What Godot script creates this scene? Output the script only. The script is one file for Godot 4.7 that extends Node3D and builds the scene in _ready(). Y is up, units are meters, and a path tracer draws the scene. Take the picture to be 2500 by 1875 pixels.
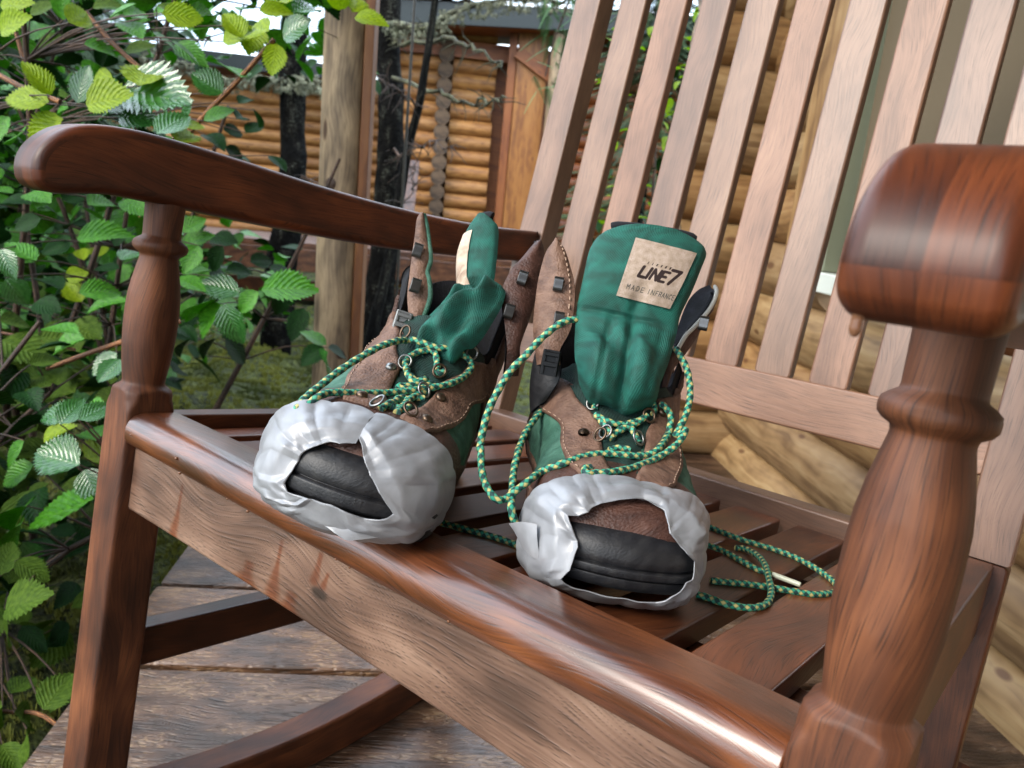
extends Node3D
# A pair of taped hiking boots on a wooden rocking chair, on the wet porch of a log cabin.
# World: y up, the deck's top at y = 0, x along the deck planks, -z along the deck's edge. The chair stands turned and leans back on its rockers.

const CHAIR_YAW := -0.772008
const CHAIR_TILT := 0.13767
const SEAT_H := 0.4457
var rng := RandomNumberGenerator.new()
var names := {}
var M := {}
var chair_xf := Transform3D()
var boot_a := Transform3D(Basis(Vector3(0.837584, -0.129472, -0.530745), Vector3(0.082247, 0.990323, -0.111787), Vector3(0.540082, 0.049979, 0.840127)), Vector3(-0.067654, -0.002297, -0.087461))
var boot_b := Transform3D(Basis(Vector3(0.836788, 0, -0.547528), Vector3(0, 1, 0), Vector3(0.547528, 0, 0.836788)), Vector3(0.054110, -0.012, -0.190907))

# ------------------------------------------------------------------ nodes
func numbered(parent: Node, called: String) -> String:
	var k := str(parent.get_instance_id()) + called
	var n: int = names.get(k, 0)
	names[k] = n + 1
	return called if n == 0 else "%s_%03d" % [called, n]

func tag(o: Node, label := "", category := "", group := "", kind := "") -> Node:
	if label: o.set_meta("label", label)
	if category: o.set_meta("category", category)
	if group: o.set_meta("group", group)
	if kind: o.set_meta("kind", kind)
	return o

func thing(called: String, label: String, category: String, xf := Transform3D(), group := "") -> Node3D:
	var o := Node3D.new()
	o.name = numbered(self, called)
	o.transform = xf
	add_child(o, true)
	tag(o, label, category, group)
	return o

func part(called: String, mesh: Mesh, mat: Material, parent: Node, xf := Transform3D()) -> MeshInstance3D:
	var o := MeshInstance3D.new()
	o.name = numbered(parent, called)
	o.mesh = mesh
	o.transform = xf
	o.material_override = mat
	parent.add_child(o, true)
	return o

func many(called: String, mesh: Mesh, mat: Material, parent: Node, xfs: Array, cols := []) -> MultiMeshInstance3D:
	var mm := MultiMesh.new()
	mm.transform_format = MultiMesh.TRANSFORM_3D
	mm.use_colors = cols.size() > 0
	mm.mesh = mesh
	mm.instance_count = xfs.size()
	for i in xfs.size():
		mm.set_instance_transform(i, xfs[i])
		if cols.size() > 0: mm.set_instance_color(i, cols[i])
	var o := MultiMeshInstance3D.new()
	o.name = numbered(parent, called)
	o.multimesh = mm
	o.material_override = mat
	parent.add_child(o, true)
	o.set_meta("kind", "stuff")
	return o

# ------------------------------------------------------------------ mesh builder
class GB:
	var V := PackedVector3Array()
	var N := PackedVector3Array()
	var U := PackedVector2Array()
	var C := PackedColorArray()
	var I := PackedInt32Array()
	var col := Color(1, 1, 1)
	func vert(p: Vector3, n: Vector3, uv := Vector2.ZERO) -> int:
		V.append(p); N.append(n); U.append(uv); C.append(col)
		return V.size() - 1
	func tri(a: int, b: int, c: int):
		var g := (V[b] - V[a]).cross(V[c] - V[a])
		if g.dot(N[a] + N[b] + N[c]) > 0:
			I.append(a); I.append(c); I.append(b)
		else:
			I.append(a); I.append(b); I.append(c)
	# rows of equal length; normals from the grid itself; out = a direction or centre rule
	func grid(P: Array, wrap := false, su := 1.0, sv := 1.0, uv0 := Vector2.ZERO, flip := false, UVs := []):
		var R := P.size()
		var K: int = P[0].size()
		var nn := PackedVector3Array()
		nn.resize(R * K)
		var last := K if wrap else K - 1
		for i in R - 1:
			for j in last:
				var j2 := (j + 1) % K
				var a: Vector3 = P[i][j]
				var b: Vector3 = P[i][j2]
				var c: Vector3 = P[i + 1][j]
				var d: Vector3 = P[i + 1][j2]
				var n := (d - a).cross(c - b)
				if flip: n = -n
				nn[i * K + j] += n; nn[i * K + j2] += n; nn[(i + 1) * K + j] += n; nn[(i + 1) * K + j2] += n
		var base := V.size()
		var K2 := K + 1 if wrap else K
		var along := 0.0
		for i in R:
			if i > 0:
				var m := 0.0
				for j in K: m += (P[i][j] - P[i - 1][j]).length()
				along += m / K
			var across := 0.0
			for j in K2:
				var jj := j % K
				if j > 0: across += (P[i][jj] - P[i][j - 1]).length()
				var uv: Vector2 = UVs[i][j] if UVs.size() > 0 else Vector2(along * su, across * sv) + uv0
				var n: Vector3 = nn[i * K + jj]
				vert(P[i][jj], n.normalized() if n.length_squared() > 1e-24 else Vector3.UP, uv)
		for i in R - 1:
			for j in K2 - 1:
				var a := base + i * K2 + j
				tri(a, a + 1, a + K2)
				tri(a + 1, a + K2 + 1, a + K2)
	func fan(ring: Array, n: Vector3, uvs := 1.0):
		var c := Vector3.ZERO
		for p in ring: c += p
		c /= ring.size()
		var t := n.cross(Vector3.UP if absf(n.y) < 0.9 else Vector3.RIGHT).normalized()
		var b := n.cross(t)
		var m := vert(c, n, Vector2.ZERO)
		var f := V.size()
		for p in ring: vert(p, n, Vector2((p - c).dot(t), (p - c).dot(b)) * uvs)
		for j in ring.size(): tri(m, f + j, f + (j + 1) % ring.size())
	# profile with own normals: array of [Vector2 point, Vector2 normal]
	func sweep(path: Array, ups: Array, prof: Array, scales: Array, uv0: Vector2, caps := true):
		var n := path.size()
		var K := prof.size()
		var per := [0.0]
		for j in range(1, K + 1): per.append(per[j - 1] + (prof[j % K][0] - prof[j - 1][0]).length())
		var base := V.size()
		var along := 0.0
		var tans := []
		for i in n:
			var t: Vector3 = path[mini(i + 1, n - 1)] - path[maxi(i - 1, 0)]
			tans.append(t.normalized())
			if i > 0: along += (path[i] - path[i - 1]).length()
			var up: Vector3 = ups[mini(i, ups.size() - 1)]
			var side := tans[i].cross(up).normalized() as Vector3
			up = side.cross(tans[i])
			var s: Vector2 = scales[i] if scales.size() > 0 else Vector2.ONE
			for j in K + 1:
				var q: Array = prof[j % K]
				vert(path[i] + side * q[0].x * s.x + up * q[0].y * s.y, (side * q[1].x + up * q[1].y).normalized(), Vector2(along, per[j]) + uv0)
		for i in n - 1:
			for j in K:
				var a := base + i * (K + 1) + j
				tri(a, a + 1, a + K + 1)
				tri(a + 1, a + K + 2, a + K + 1)
		if caps:
			for e in [0, n - 1]:
				var ring := []
				for j in K: ring.append(V[base + e * (K + 1) + j])
				fan(ring, tans[e] * (-1.0 if e == 0 else 1.0))
	func mesh() -> ArrayMesh:
		var a := []
		a.resize(Mesh.ARRAY_MAX)
		a[Mesh.ARRAY_VERTEX] = V; a[Mesh.ARRAY_NORMAL] = N; a[Mesh.ARRAY_TEX_UV] = U; a[Mesh.ARRAY_COLOR] = C; a[Mesh.ARRAY_INDEX] = I
		var m := ArrayMesh.new()
		m.add_surface_from_arrays(Mesh.PRIMITIVE_TRIANGLES, a)
		return m

func rrect(w: float, h: float, r: float, seg := 3) -> Array:
	var o := []
	for c in 4:
		var cx := (w / 2 - r) * (1 if c in [0, 3] else -1)
		var cy := (h / 2 - r) * (1 if c in [0, 1] else -1)
		for k in seg + 1:
			var a := PI / 2 * (c + float(k) / seg)
			var d := Vector2(cos(a), sin(a))
			o.append([Vector2(cx, cy) + d * r, d])
	return o

func circ(r: float, n := 10) -> Array:
	var o := []
	for k in n:
		var d := Vector2(cos(TAU * k / n), sin(TAU * k / n))
		o.append([d * r, d])
	return o

# a rounded bar from a to b, w across, h along up
func bar(a: Vector3, b: Vector3, up: Vector3, w: float, h: float, r := 0.003, gb: GB = null) -> ArrayMesh:
	var g := gb if gb else GB.new()
	var t := (b - a).normalized()
	var s0 := Vector2(1 - 2 * r / w, 1 - 2 * r / h)
	var s1 := Vector2(1 - 0.6 * r / w, 1 - 0.6 * r / h)
	g.sweep([a, a + t * r * 0.3, a + t * r, b - t * r, b - t * r * 0.3, b], [up], rrect(w, h, r), [s0, s1, Vector2.ONE, Vector2.ONE, s1, s0], Vector2(rng.randf() * 7, rng.randf() * 7))
	return g.mesh()

func tube(pts: Array, r, n := 8, gb: GB = null, vscale := 1.0, caps := true) -> GB:
	var g := gb if gb else GB.new()
	var P := []
	var up := Vector3(0.13, 0.98, 0.11).normalized()
	var side := Vector3.ZERO
	var along := 0.0
	var uvs := []
	for i in pts.size():
		var t: Vector3 = (pts[mini(i + 1, pts.size() - 1)] - pts[maxi(i - 1, 0)]).normalized()
		if i == 0: side = t.cross(up if absf(t.dot(up)) < 0.95 else Vector3.RIGHT).normalized()
		else:
			side = (side - t * side.dot(t)).normalized()
			along += (pts[i] - pts[i - 1]).length()
		var b := t.cross(side)
		var rr: float = r[i] if r is Array else r
		var row := []
		var uv := []
		for j in n: row.append(pts[i] + (side * cos(TAU * j / n) + b * sin(TAU * j / n)) * rr)
		for j in n + 1: uv.append(Vector2(along * vscale, float(j) / n))
		P.append(row)
		uvs.append(uv)
	g.grid(P, true, 1, 1, Vector2.ZERO, true, uvs)
	if caps:
		g.fan(P[0], (pts[0] - pts[1]).normalized())
		g.fan(P[-1], (pts[-1] - pts[-2]).normalized())
	return g

func vecs(a: Array) -> Array:
	var o := []
	for i in range(0, a.size(), 3): o.append(Vector3(a[i], a[i + 1], a[i + 2]))
	return o

func smooth(p: Array, k: int) -> Array:
	var o := []
	for i in p.size() - 1:
		var a: Vector3 = p[maxi(i - 1, 0)]
		var d: Vector3 = p[mini(i + 2, p.size() - 1)]
		for s in k: o.append(p[i].cubic_interpolate(p[i + 1], a, d, float(s) / k))
	o.append(p[-1])
	return o

# ------------------------------------------------------------------ textures
func noise(sd: int, kind := FastNoiseLite.TYPE_SIMPLEX_SMOOTH) -> FastNoiseLite:
	var n := FastNoiseLite.new()
	n.seed = sd
	n.noise_type = kind
	n.frequency = 1.0
	n.fractal_type = FastNoiseLite.FRACTAL_NONE
	return n

func image(w: int, h: int, px: PackedByteArray) -> Image:
	var i := Image.create_from_data(w, h, false, Image.FORMAT_RGB8, px)
	return i

func tex(i: Image) -> ImageTexture:
	i.generate_mipmaps()
	return ImageTexture.create_from_image(i)

func bump(hgt: PackedByteArray, w: int, h: int, s: float) -> ImageTexture:
	var i := Image.create_from_data(w, h, false, Image.FORMAT_L8, hgt)
	i.convert(Image.FORMAT_RGBA8)
	i.bump_map_to_normal_map(s)
	return tex(i)

# wood along u (seamless over its length), v across. Colours are sRGB.
func wood(sd: int, c: Array, o := {}) -> Dictionary:
	var W: int = o.get("w", 512)
	var H: int = o.get("h", 256)
	var LEN: float = o.get("len", 1.0)
	var WID: float = o.get("wid", 0.25)
	var n1 := noise(sd)
	var n2 := noise(sd + 1)
	var n3 := noise(sd + 2)
	var px := PackedByteArray(); px.resize(W * H * 3)
	var hb := PackedByteArray(); hb.resize(W * H)
	var band: float = o.get("band", 22.0)
	var fine: float = o.get("fine", 150.0)
	var stretch: float = o.get("stretch", 0.05)
	var amp: float = o.get("amp", 1.0)
	var fleck: float = o.get("fleck", 0.0)
	var stain: float = o.get("stain", 0.3)
	var pm: float = o.get("pore", 0.45)
	var knots: Array = o.get("knots", [])
	var drips: Array = o.get("drips", [])
	var fc: Color = o.get("fleck_color", Color.WHITE)
	var kc: Color = o.get("knot_color", Color(0.2, 0.12, 0.06))
	for x in W:
		var th := TAU * x / W
		var cx := cos(th) / TAU * LEN
		var cy := sin(th) / TAU * LEN
		var al := float(x) / W * LEN
		for y in H:
			var a := y * WID / H
			var kd := 0.0
			var kcore := 0.0
			for k in knots:
				var dx: float = (al - k.x) * 0.45
				var dy: float = a - k.y
				var d := sqrt(dx * dx + dy * dy)
				if d < k.z * 8:
					kd += exp(-d * d / (k.z * k.z * 9.0)) * signf(dy) * k.z * 1.2
					kcore = maxf(kcore, clampf(1.35 - d / k.z, 0, 1))
			var wob := n2.get_noise_3d(cx * 7, cy * 7, (a + kd) * 9)
			var aa := a + kd + wob * 0.012
			var b1 := n1.get_noise_3d(cx * band * stretch * 3, cy * band * stretch * 3, aa * band)
			var b2 := n2.get_noise_3d(cx * fine * stretch, cy * fine * stretch, aa * fine)
			var b3 := n3.get_noise_3d(cx * fine * stretch * 4, cy * fine * stretch * 4, aa * fine * 3.3)
			var st := n3.get_noise_3d(cx * 9, cy * 9, a * 22) + 0.4 * n1.get_noise_3d(cx * 30, cy * 30, a * 60)
			var t := clampf(0.5 + (b1 * 0.40 + b2 * 0.30) * amp + st * stain, 0, 1) * 2.0
			var k0: Color = c[0]
			var col := k0.lerp(c[1], t) if t < 1 else (c[1] as Color).lerp(c[2], t - 1)
			var pore := clampf(b3 * 1.6 - 0.45, 0, 1) * pm
			col = col.lerp(k0 * 0.5, pore)
			var hh := 0.62 - pore * 0.5 + b2 * 0.12
			if fleck > 0:
				var f := n1.get_noise_3d(cx * 75 + 3, cy * 75, a * 230) + st * 0.5
				var ff := clampf((f - 0.42) * 4, 0, 1) * fleck
				col = col.lerp(fc, ff)
				hh -= ff * 0.25
			if kcore > 0: col = col.lerp(kc, smoothstep(0, 0.8, kcore) * 0.85)
			for d in drips:   # [u, top v, foot v, width, foot width]: water that soaked the wood as it ran down
				var v: float = (a - d[1]) / (d[2] - d[1])
				if v > -0.1 and v < 1.1:
					var w: float = lerpf(d[3], d[4], smoothstep(0.3, 1.0, v)) * 0.5
					var off := absf(al - d[0] + 0.004 * v + b1 * 0.0012 + wob * 0.003)
					var m := clampf(1.4 - off / w, 0, 1) * smoothstep(-0.05, 0.1, v) * smoothstep(1.08, 0.92, v)
					col = col.lerp(Color(col.r * 0.86, col.g * 0.58, col.b * 0.34), m * 0.9)
			var i := y * W + x
			px[i * 3] = int(clampf(col.r, 0, 1) * 255); px[i * 3 + 1] = int(clampf(col.g, 0, 1) * 255); px[i * 3 + 2] = int(clampf(col.b, 0, 1) * 255)
			hb[i] = int(clampf(hh, 0, 1) * 255)
	return {"a": tex(image(W, H, px)), "n": bump(hb, W, H, o.get("bump", 2.0)), "s": Vector3(1.0 / LEN, 1.0 / WID, 1)}

func wood_mat(t: Dictionary, rough: float, tint := Color.WHITE, coat := 0.0, coat_rough := 0.2, nrm := 0.5) -> StandardMaterial3D:
	var m := StandardMaterial3D.new()
	m.albedo_texture = t.a
	m.albedo_color = tint
	m.normal_enabled = true
	m.normal_texture = t.n
	m.normal_scale = nrm
	m.roughness = rough
	m.uv1_scale = t.s
	if coat > 0:
		m.clearcoat_enabled = true
		m.clearcoat = coat
		m.clearcoat_roughness = coat_rough
	return m

# mottled cloth or leather: colours mixed by noise, relief by a weave or a grain; 0.1 m a tile
func mottle(sd: int, c: Array, weave: int, grain: float, bumpy: float, low := 3.0) -> Dictionary:
	var S := 256
	var n1 := noise(sd)
	n1.fractal_type = FastNoiseLite.FRACTAL_FBM
	n1.fractal_octaves = 4
	var px := PackedByteArray(); px.resize(S * S * 3)
	var hb := PackedByteArray(); hb.resize(S * S)
	for y in S:
		for x in S:
			var ax := TAU * x / S
			var ay := TAU * y / S
			var p := Vector3(cos(ax) * 0.35, sin(ax) * 0.35, cos(ay) * 0.35)
			var q := sin(ay) * 0.35
			var a := n1.get_noise_3d((p.x + q * 0.7) * low, (p.y - q * 0.4) * low, (p.z + q) * low)
			var g := n1.get_noise_3d((p.x + q) * 26 + 9, (p.y - q) * 26, (p.z + q * 0.5) * 26)
			var t := clampf(0.5 + a * 0.9 + g * grain, 0, 1) * 2
			var col: Color = (c[0] as Color).lerp(c[1], t) if t < 1 else (c[1] as Color).lerp(c[2], t - 1)
			var h := 0.5 + g * 0.5
			if weave > 0:
				var wx := sin(ax * weave)
				var wy := sin(ay * weave)
				var chk := wx * wy
				h = 0.5 + 0.4 * chk
				col = col * (0.80 + 0.3 * (0.5 + 0.5 * chk))
			var i := y * S + x
			px[i * 3] = int(clampf(col.r, 0, 1) * 255); px[i * 3 + 1] = int(clampf(col.g, 0, 1) * 255); px[i * 3 + 2] = int(clampf(col.b, 0, 1) * 255)
			hb[i] = int(clampf(h, 0, 1) * 255)
	return {"a": tex(image(S, S, px)), "n": bump(hb, S, S, bumpy)}

func soft_mat(t: Dictionary, rough: float, tile := 10.0, nrm := 0.6, tint := Color.WHITE, tri := false) -> StandardMaterial3D:
	var m := StandardMaterial3D.new()
	m.albedo_texture = t.a
	m.albedo_color = tint
	m.normal_enabled = true
	m.normal_texture = t.n
	m.normal_scale = nrm
	m.roughness = rough
	m.uv1_scale = Vector3(tile, tile, tile)
	m.uv1_triplanar = tri
	return m

func plain(c: Color, rough: float, metal := 0.0) -> StandardMaterial3D:
	var m := StandardMaterial3D.new()
	m.albedo_color = c
	m.roughness = rough
	m.metallic = metal
	return m

func lace_tex() -> ImageTexture:
	# a round braid: teal ground with gold and near-black plies crossing; u along the lace (one repeat), v round it
	var W := 32
	var H := 32
	var px := PackedByteArray(); px.resize(W * H * 3)
	for x in W:
		for y in H:
			var a := fposmod(float(x) / W * 2 + float(y) / H * 4, 1.0)
			var b := fposmod(float(x) / W * 2 - float(y) / H * 4, 1.0)
			var i0 := int(floor(fposmod(float(x) / W * 2 + float(y) / H * 4, 2.0) + 0.001))
			var i1 := int(floor(fposmod(float(x) / W * 2 - float(y) / H * 4, 2.0) + 0.001))
			var col := Color(0.12, 0.50, 0.41)
			if i0 == 0 and i1 == 0: col = Color(0.70, 0.66, 0.42)
			elif i0 == 1 and i1 == 1: col = Color(0.05, 0.21, 0.21)
			elif i0 == 1: col = Color(0.28, 0.60, 0.49)
			var e := minf(minf(a, 1 - a), minf(b, 1 - b))
			col = col * clampf(0.72 + e * 1.6, 0, 1.05)
			var i := y * W + x
			px[i * 3] = int(clampf(col.r, 0, 1) * 255); px[i * 3 + 1] = int(clampf(col.g, 0, 1) * 255); px[i * 3 + 2] = int(clampf(col.b, 0, 1) * 255)
	return tex(image(W, H, px))

# strokes of the letters on the tongue's label, in units of the letter's box
const STROKES := {"L": [[0, 0, 0, 1], [0, 1, .8, 1]], "I": [[.4, 0, .4, 1]], "N": [[0, 1, 0, 0], [0, 0, .8, 1], [.8, 1, .8, 0]], "E": [[0, 0, 0, 1], [0, 0, .8, 0], [0, .5, .65, .5], [0, 1, .8, 1]], "7": [[0, 0, .9, 0], [.9, 0, .3, 1]],
	"M": [[0, 1, 0, 0], [0, 0, .4, .6], [.4, .6, .8, 0], [.8, 0, .8, 1]], "A": [[0, 1, .4, 0], [.4, 0, .8, 1], [.15, .65, .65, .65]], "D": [[0, 0, 0, 1], [0, 0, .5, .05], [.5, .05, .8, .4], [.8, .4, .8, .6], [.8, .6, .5, .95], [.5, .95, 0, 1]],
	"F": [[0, 0, 0, 1], [0, 0, .8, 0], [0, .5, .6, .5]], "R": [[0, 1, 0, 0], [0, 0, .6, 0], [.6, 0, .8, .25], [.8, .25, .6, .5], [.6, .5, 0, .5], [.4, .5, .8, 1]], "C": [[.8, .15, .4, 0], [.4, 0, 0, .4], [0, .4, 0, .6], [0, .6, .4, 1], [.4, 1, .8, .85]]}

func label_tex() -> ImageTexture:
	var S := 256
	var n := noise(77)
	var im := Image.create(S, S, false, Image.FORMAT_RGB8)
	for y in S:
		for x in S:
			var w := 0.035 * sin(x * 1.3) * sin(y * 1.3)
			var d := n.get_noise_2d(x * 0.03, y * 0.03) * 0.05 + n.get_noise_2d(x * 0.12, y * 0.12) * 0.03
			im.set_pixel(x, y, Color(0.62 + w + d, 0.55 + w + d, 0.49 + w + d * 1.2))
	var ink := Color(0.13, 0.06, 0.05)
	var put := func(word: String, x0: float, y0: float, w: float, h: float, gap: float, slant: float, thick: float, c: Color):
		var cx := x0
		for ch in word:
			if STROKES.has(ch):
				for s in STROKES[ch]:
					for k in 40:
						var t := k / 39.0
						var lx := lerpf(s[0], s[2], t)
						var ly := lerpf(s[1], s[3], t)
						var q := Vector2(cx + lx * w + (1 - ly) * h * slant, y0 + ly * h)
						var r := ceili(thick) + 1
						for dy in range(-r, r + 1):
							for dx in range(-r, r + 1):
								var a := clampf(thick + 0.5 - Vector2(dx, dy).length(), 0, 1)
								var X := int(q.x) + dx
								var Y := int(q.y) + dy
								if a > 0 and X >= 0 and Y >= 0 and X < S and Y < S: im.set_pixel(X, Y, im.get_pixel(X, Y).lerp(c, a * 0.9))
			cx += gap
	put.call("L", 62, 112, 32, 44, 0, 0.25, 6.0, ink)
	put.call("I", 84, 112, 32, 44, 0, 0.25, 6.0, ink)
	put.call("N", 112, 112, 34, 44, 0, 0.25, 5.6, ink)
	put.call("E", 150, 112, 30, 44, 0, 0.25, 5.6, ink)
	put.call("7", 184, 98, 44, 60, 0, 0.12, 6.6, ink)
	for k in 6:   # the row of small dashes above the word
		var wd := 2 + k
		for yy in range(88, 99):
			for xx in range(-wd / 2, wd / 2 + 1): im.set_pixel(82 + k * 19 + xx + (98 - yy) / 4, yy, ink)
	put.call("MADE", 32, 198, 15, 20, 22, 0.0, 1.3, Color(0.28, 0.27, 0.25))
	put.call("IN", 126, 198, 15, 20, 18, 0.0, 1.3, Color(0.28, 0.27, 0.25))
	put.call("FRANCE", 164, 198, 12, 20, 15.5, 0.0, 1.3, Color(0.28, 0.27, 0.25))
	for k in range(8, 248, 13):   # stitching round the edge
		for t in 8:
			im.set_pixel(mini(k + t, 255), 12, Color(0.52, 0.43, 0.36)); im.set_pixel(mini(k + t, 255), 243, Color(0.52, 0.43, 0.36))
			im.set_pixel(10, mini(k + t, 255), Color(0.52, 0.43, 0.36)); im.set_pixel(245, mini(k + t, 255), Color(0.52, 0.43, 0.36))
	return tex(im)

# leaf: u across (0..1, midrib at .5), v along; veins as relief
func leaf_tex(sd: int, c0: Color, c1: Color, vein: Color) -> Dictionary:
	var S := 128
	var n := noise(sd)
	var px := PackedByteArray(); px.resize(S * S * 3)
	var hb := PackedByteArray(); hb.resize(S * S)
	for y in S:
		for x in S:
			var u := absf(float(x) / S - 0.5) * 2
			var v := float(y) / S
			var ph := (v - u * 0.30) * 9.0
			var f := absf(fposmod(ph, 1.0) - 0.5) * 2
			var mid := clampf(1 - u * 14, 0, 1)
			var line := maxf(clampf((f - 0.86) * 7, 0, 1) * (1 - u * 0.4), mid)
			var t := clampf(0.5 + n.get_noise_2d(x * 0.05, y * 0.05) * 0.6 + n.get_noise_2d(x * 0.25, y * 0.25) * 0.25, 0, 1)
			var col := c0.lerp(c1, t).lerp(vein, line * 0.25)
			var i := y * S + x
			px[i * 3] = int(clampf(col.r, 0, 1) * 255); px[i * 3 + 1] = int(clampf(col.g, 0, 1) * 255); px[i * 3 + 2] = int(clampf(col.b, 0, 1) * 255)
			hb[i] = int(clampf(0.75 - 0.55 * pow(f, 2.0) - mid * 0.3 + n.get_noise_2d(x * 0.3, y * 0.3) * 0.05, 0, 1) * 255)
	return {"a": tex(image(S, S, px)), "n": bump(hb, S, S, 6.0)}

func build_materials():
	var red := wood(11, [Color(0.155, 0.080, 0.048), Color(0.285, 0.160, 0.096), Color(0.415, 0.255, 0.160)], {"w": 1024, "h": 512, "len": 0.6, "wid": 0.15, "fine": 420.0, "stain": 0.36, "band": 26.0, "stretch": 0.022, "amp": 0.42, "pore": 0.6})
	var dc := [Color(0.36, 0.265, 0.205), Color(0.485, 0.375, 0.305), Color(0.57, 0.46, 0.385)]
	var dry := wood(21, dc, {"w": 1024, "h": 512, "len": 0.6, "wid": 0.15, "stain": 0.22, "pore": 0.5, "fine": 420.0, "stretch": 0.022, "band": 30.0, "amp": 0.45})
	var apr := wood(24, [Color(0.27, 0.185, 0.14), Color(0.40, 0.295, 0.235), Color(0.51, 0.40, 0.33)], {"w": 1024, "h": 256, "len": 0.8, "wid": 0.15, "stain": 0.5, "pore": 0.55, "fine": 380.0, "stretch": 0.022, "band": 34.0, "amp": 0.5, "knots": [Vector3(0.350, 0.0990, 0.0036)], "knot_color": Color(0.13, 0.075, 0.045),
		"drips": [[0.1775, 0.0785, 0.125, 0.0035, 0.0115], [0.3075, 0.0785, 0.123, 0.0035, 0.016], [0.3460, 0.0725, 0.0955, 0.004, 0.008], [0.3540, 0.083, 0.0955, 0.003, 0.006], [0.275, 0.105, 0.128, 0.01, 0.04], [0.325, 0.108, 0.128, 0.01, 0.035]]})
	var log := wood(31, [Color(0.44, 0.335, 0.21), Color(0.56, 0.445, 0.295), Color(0.63, 0.525, 0.37)], {"band": 30.0, "fine": 80.0, "stretch": 0.03, "pore": 0.15, "stain": 0.35, "knots": [Vector3(0.2, 0.06, 0.007), Vector3(0.55, 0.16, 0.009), Vector3(0.83, 0.10, 0.006), Vector3(0.42, 0.22, 0.005)], "knot_color": Color(0.36, 0.24, 0.14)})
	var deck := wood(41, [Color(0.225, 0.165, 0.125), Color(0.34, 0.25, 0.19), Color(0.42, 0.325, 0.25)], {"fleck": 0.45, "amp": 0.4, "fleck_color": Color(0.56, 0.47, 0.36), "stain": 0.6, "bump": 5.0, "pore": 0.7})
	var grey := wood(51, [Color(0.33, 0.30, 0.27), Color(0.48, 0.445, 0.40), Color(0.58, 0.545, 0.49)], {"stain": 0.45, "pore": 0.4, "knots": [Vector3(0.65, 0.09, 0.012), Vector3(0.2, 0.16, 0.009)], "knot_color": Color(0.20, 0.13, 0.08)})
	var pine := wood(61, [Color(0.52, 0.33, 0.15), Color(0.67, 0.46, 0.22), Color(0.73, 0.54, 0.29)], {"band": 14.0, "fine": 60.0, "stretch": 0.03, "pore": 0.08, "stain": 0.2, "knots": [Vector3(0.3, 0.05, 0.006), Vector3(0.7, 0.18, 0.007)], "knot_color": Color(0.42, 0.22, 0.08)})
	var bark := wood(71, [Color(0.03, 0.028, 0.026), Color(0.065, 0.06, 0.055), Color(0.12, 0.11, 0.10)], {"band": 40.0, "fine": 60.0, "stretch": 0.4, "fleck": 0.6, "fleck_color": Color(0.46, 0.48, 0.44), "stain": 0.8, "bump": 8.0})
	M.red = wood_mat(red, 0.48, Color(1.02, 0.95, 0.84), 0.15, 0.34, 0.3)
	M.arm = wood_mat(red, 0.46, Color(1.08, 0.93, 0.78), 0.12, 0.3, 0.35)
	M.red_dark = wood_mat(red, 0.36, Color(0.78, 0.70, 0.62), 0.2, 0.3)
	M.turned = wood_mat(red, 0.60, Color(1.16, 1.14, 1.08), 0.12, 0.45, 0.4)
	for k in ["arm", "red", "red_dark", "turned"]: M[k].metallic_specular = 0.38
	M.dry = wood_mat(dry, 0.45, Color(0.95, 0.91, 0.87), 0.25, 0.35)
	M.dry2 = wood_mat(dry, 0.5, Color(1.02, 0.95, 0.90), 0.2, 0.4)
	M.dry3 = wood_mat(dry, 0.48, Color(0.88, 0.82, 0.78), 0.3, 0.35)
	M.seat = wood_mat(red, 0.40, Color(1.22, 1.08, 0.94), 0.35, 0.2)
	M.nose = wood_mat(red, 0.34, Color(1.20, 1.12, 0.98), 0.7, 0.22, 0.6)
	M.apron = wood_mat(apr, 0.46, Color.WHITE, 0.3, 0.32)
	M.log = wood_mat(log, 0.6)
	M.log2 = wood_mat(log, 0.6, Color(0.93, 0.92, 0.93))
	M.log3 = wood_mat(log, 0.62, Color(0.96, 0.90, 0.83))
	M.log_end = wood_mat(grey, 0.75, Color(1.12, 1.05, 0.96))
	M.deck = wood_mat(deck, 0.42, Color.WHITE, 0.3, 0.25, 1.0)
	M.deck2 = wood_mat(deck, 0.46, Color(0.90, 0.88, 0.88), 0.3, 0.3, 1.0)
	M.deck3 = wood_mat(deck, 0.40, Color(1.08, 1.05, 1.0), 0.3, 0.22, 1.0)
	M.grey = wood_mat(grey, 0.7, Color(1.06, 0.99, 0.88))
	M.pine = wood_mat(pine, 0.5)
	M.pine_dark = wood_mat(pine, 0.55, Color(0.72, 0.6, 0.55))
	M.bark = wood_mat(bark, 0.9, Color(0.72, 0.72, 0.70), 0, 0, 1.5)
	M.bark.metallic_specular = 0.2
	M.twig = wood_mat(bark, 0.7, Color(3.2, 2.2, 1.5))
	M.twig_dark = wood_mat(bark, 0.7, Color(1.7, 1.25, 1.0))
	M.lichen = wood_mat(bark, 0.9, Color(2.0, 2.05, 1.7))
	M.porch_red = wood_mat(red, 0.4, Color(1.1, 1.15, 1.2), 0.4, 0.25)
	var cord := mottle(81, [Color(0.035, 0.25, 0.21), Color(0.05, 0.33, 0.285), Color(0.07, 0.40, 0.345)], 52, 0.1, 3.0)
	var cord_old := mottle(84, [Color(0.13, 0.27, 0.22), Color(0.21, 0.39, 0.32), Color(0.33, 0.49, 0.42)], 52, 0.15, 3.0)
	var lea := mottle(82, [Color(0.30, 0.215, 0.175), Color(0.445, 0.335, 0.28), Color(0.56, 0.45, 0.385)], 0, 0.35, 3.0, 4.0)
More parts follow.
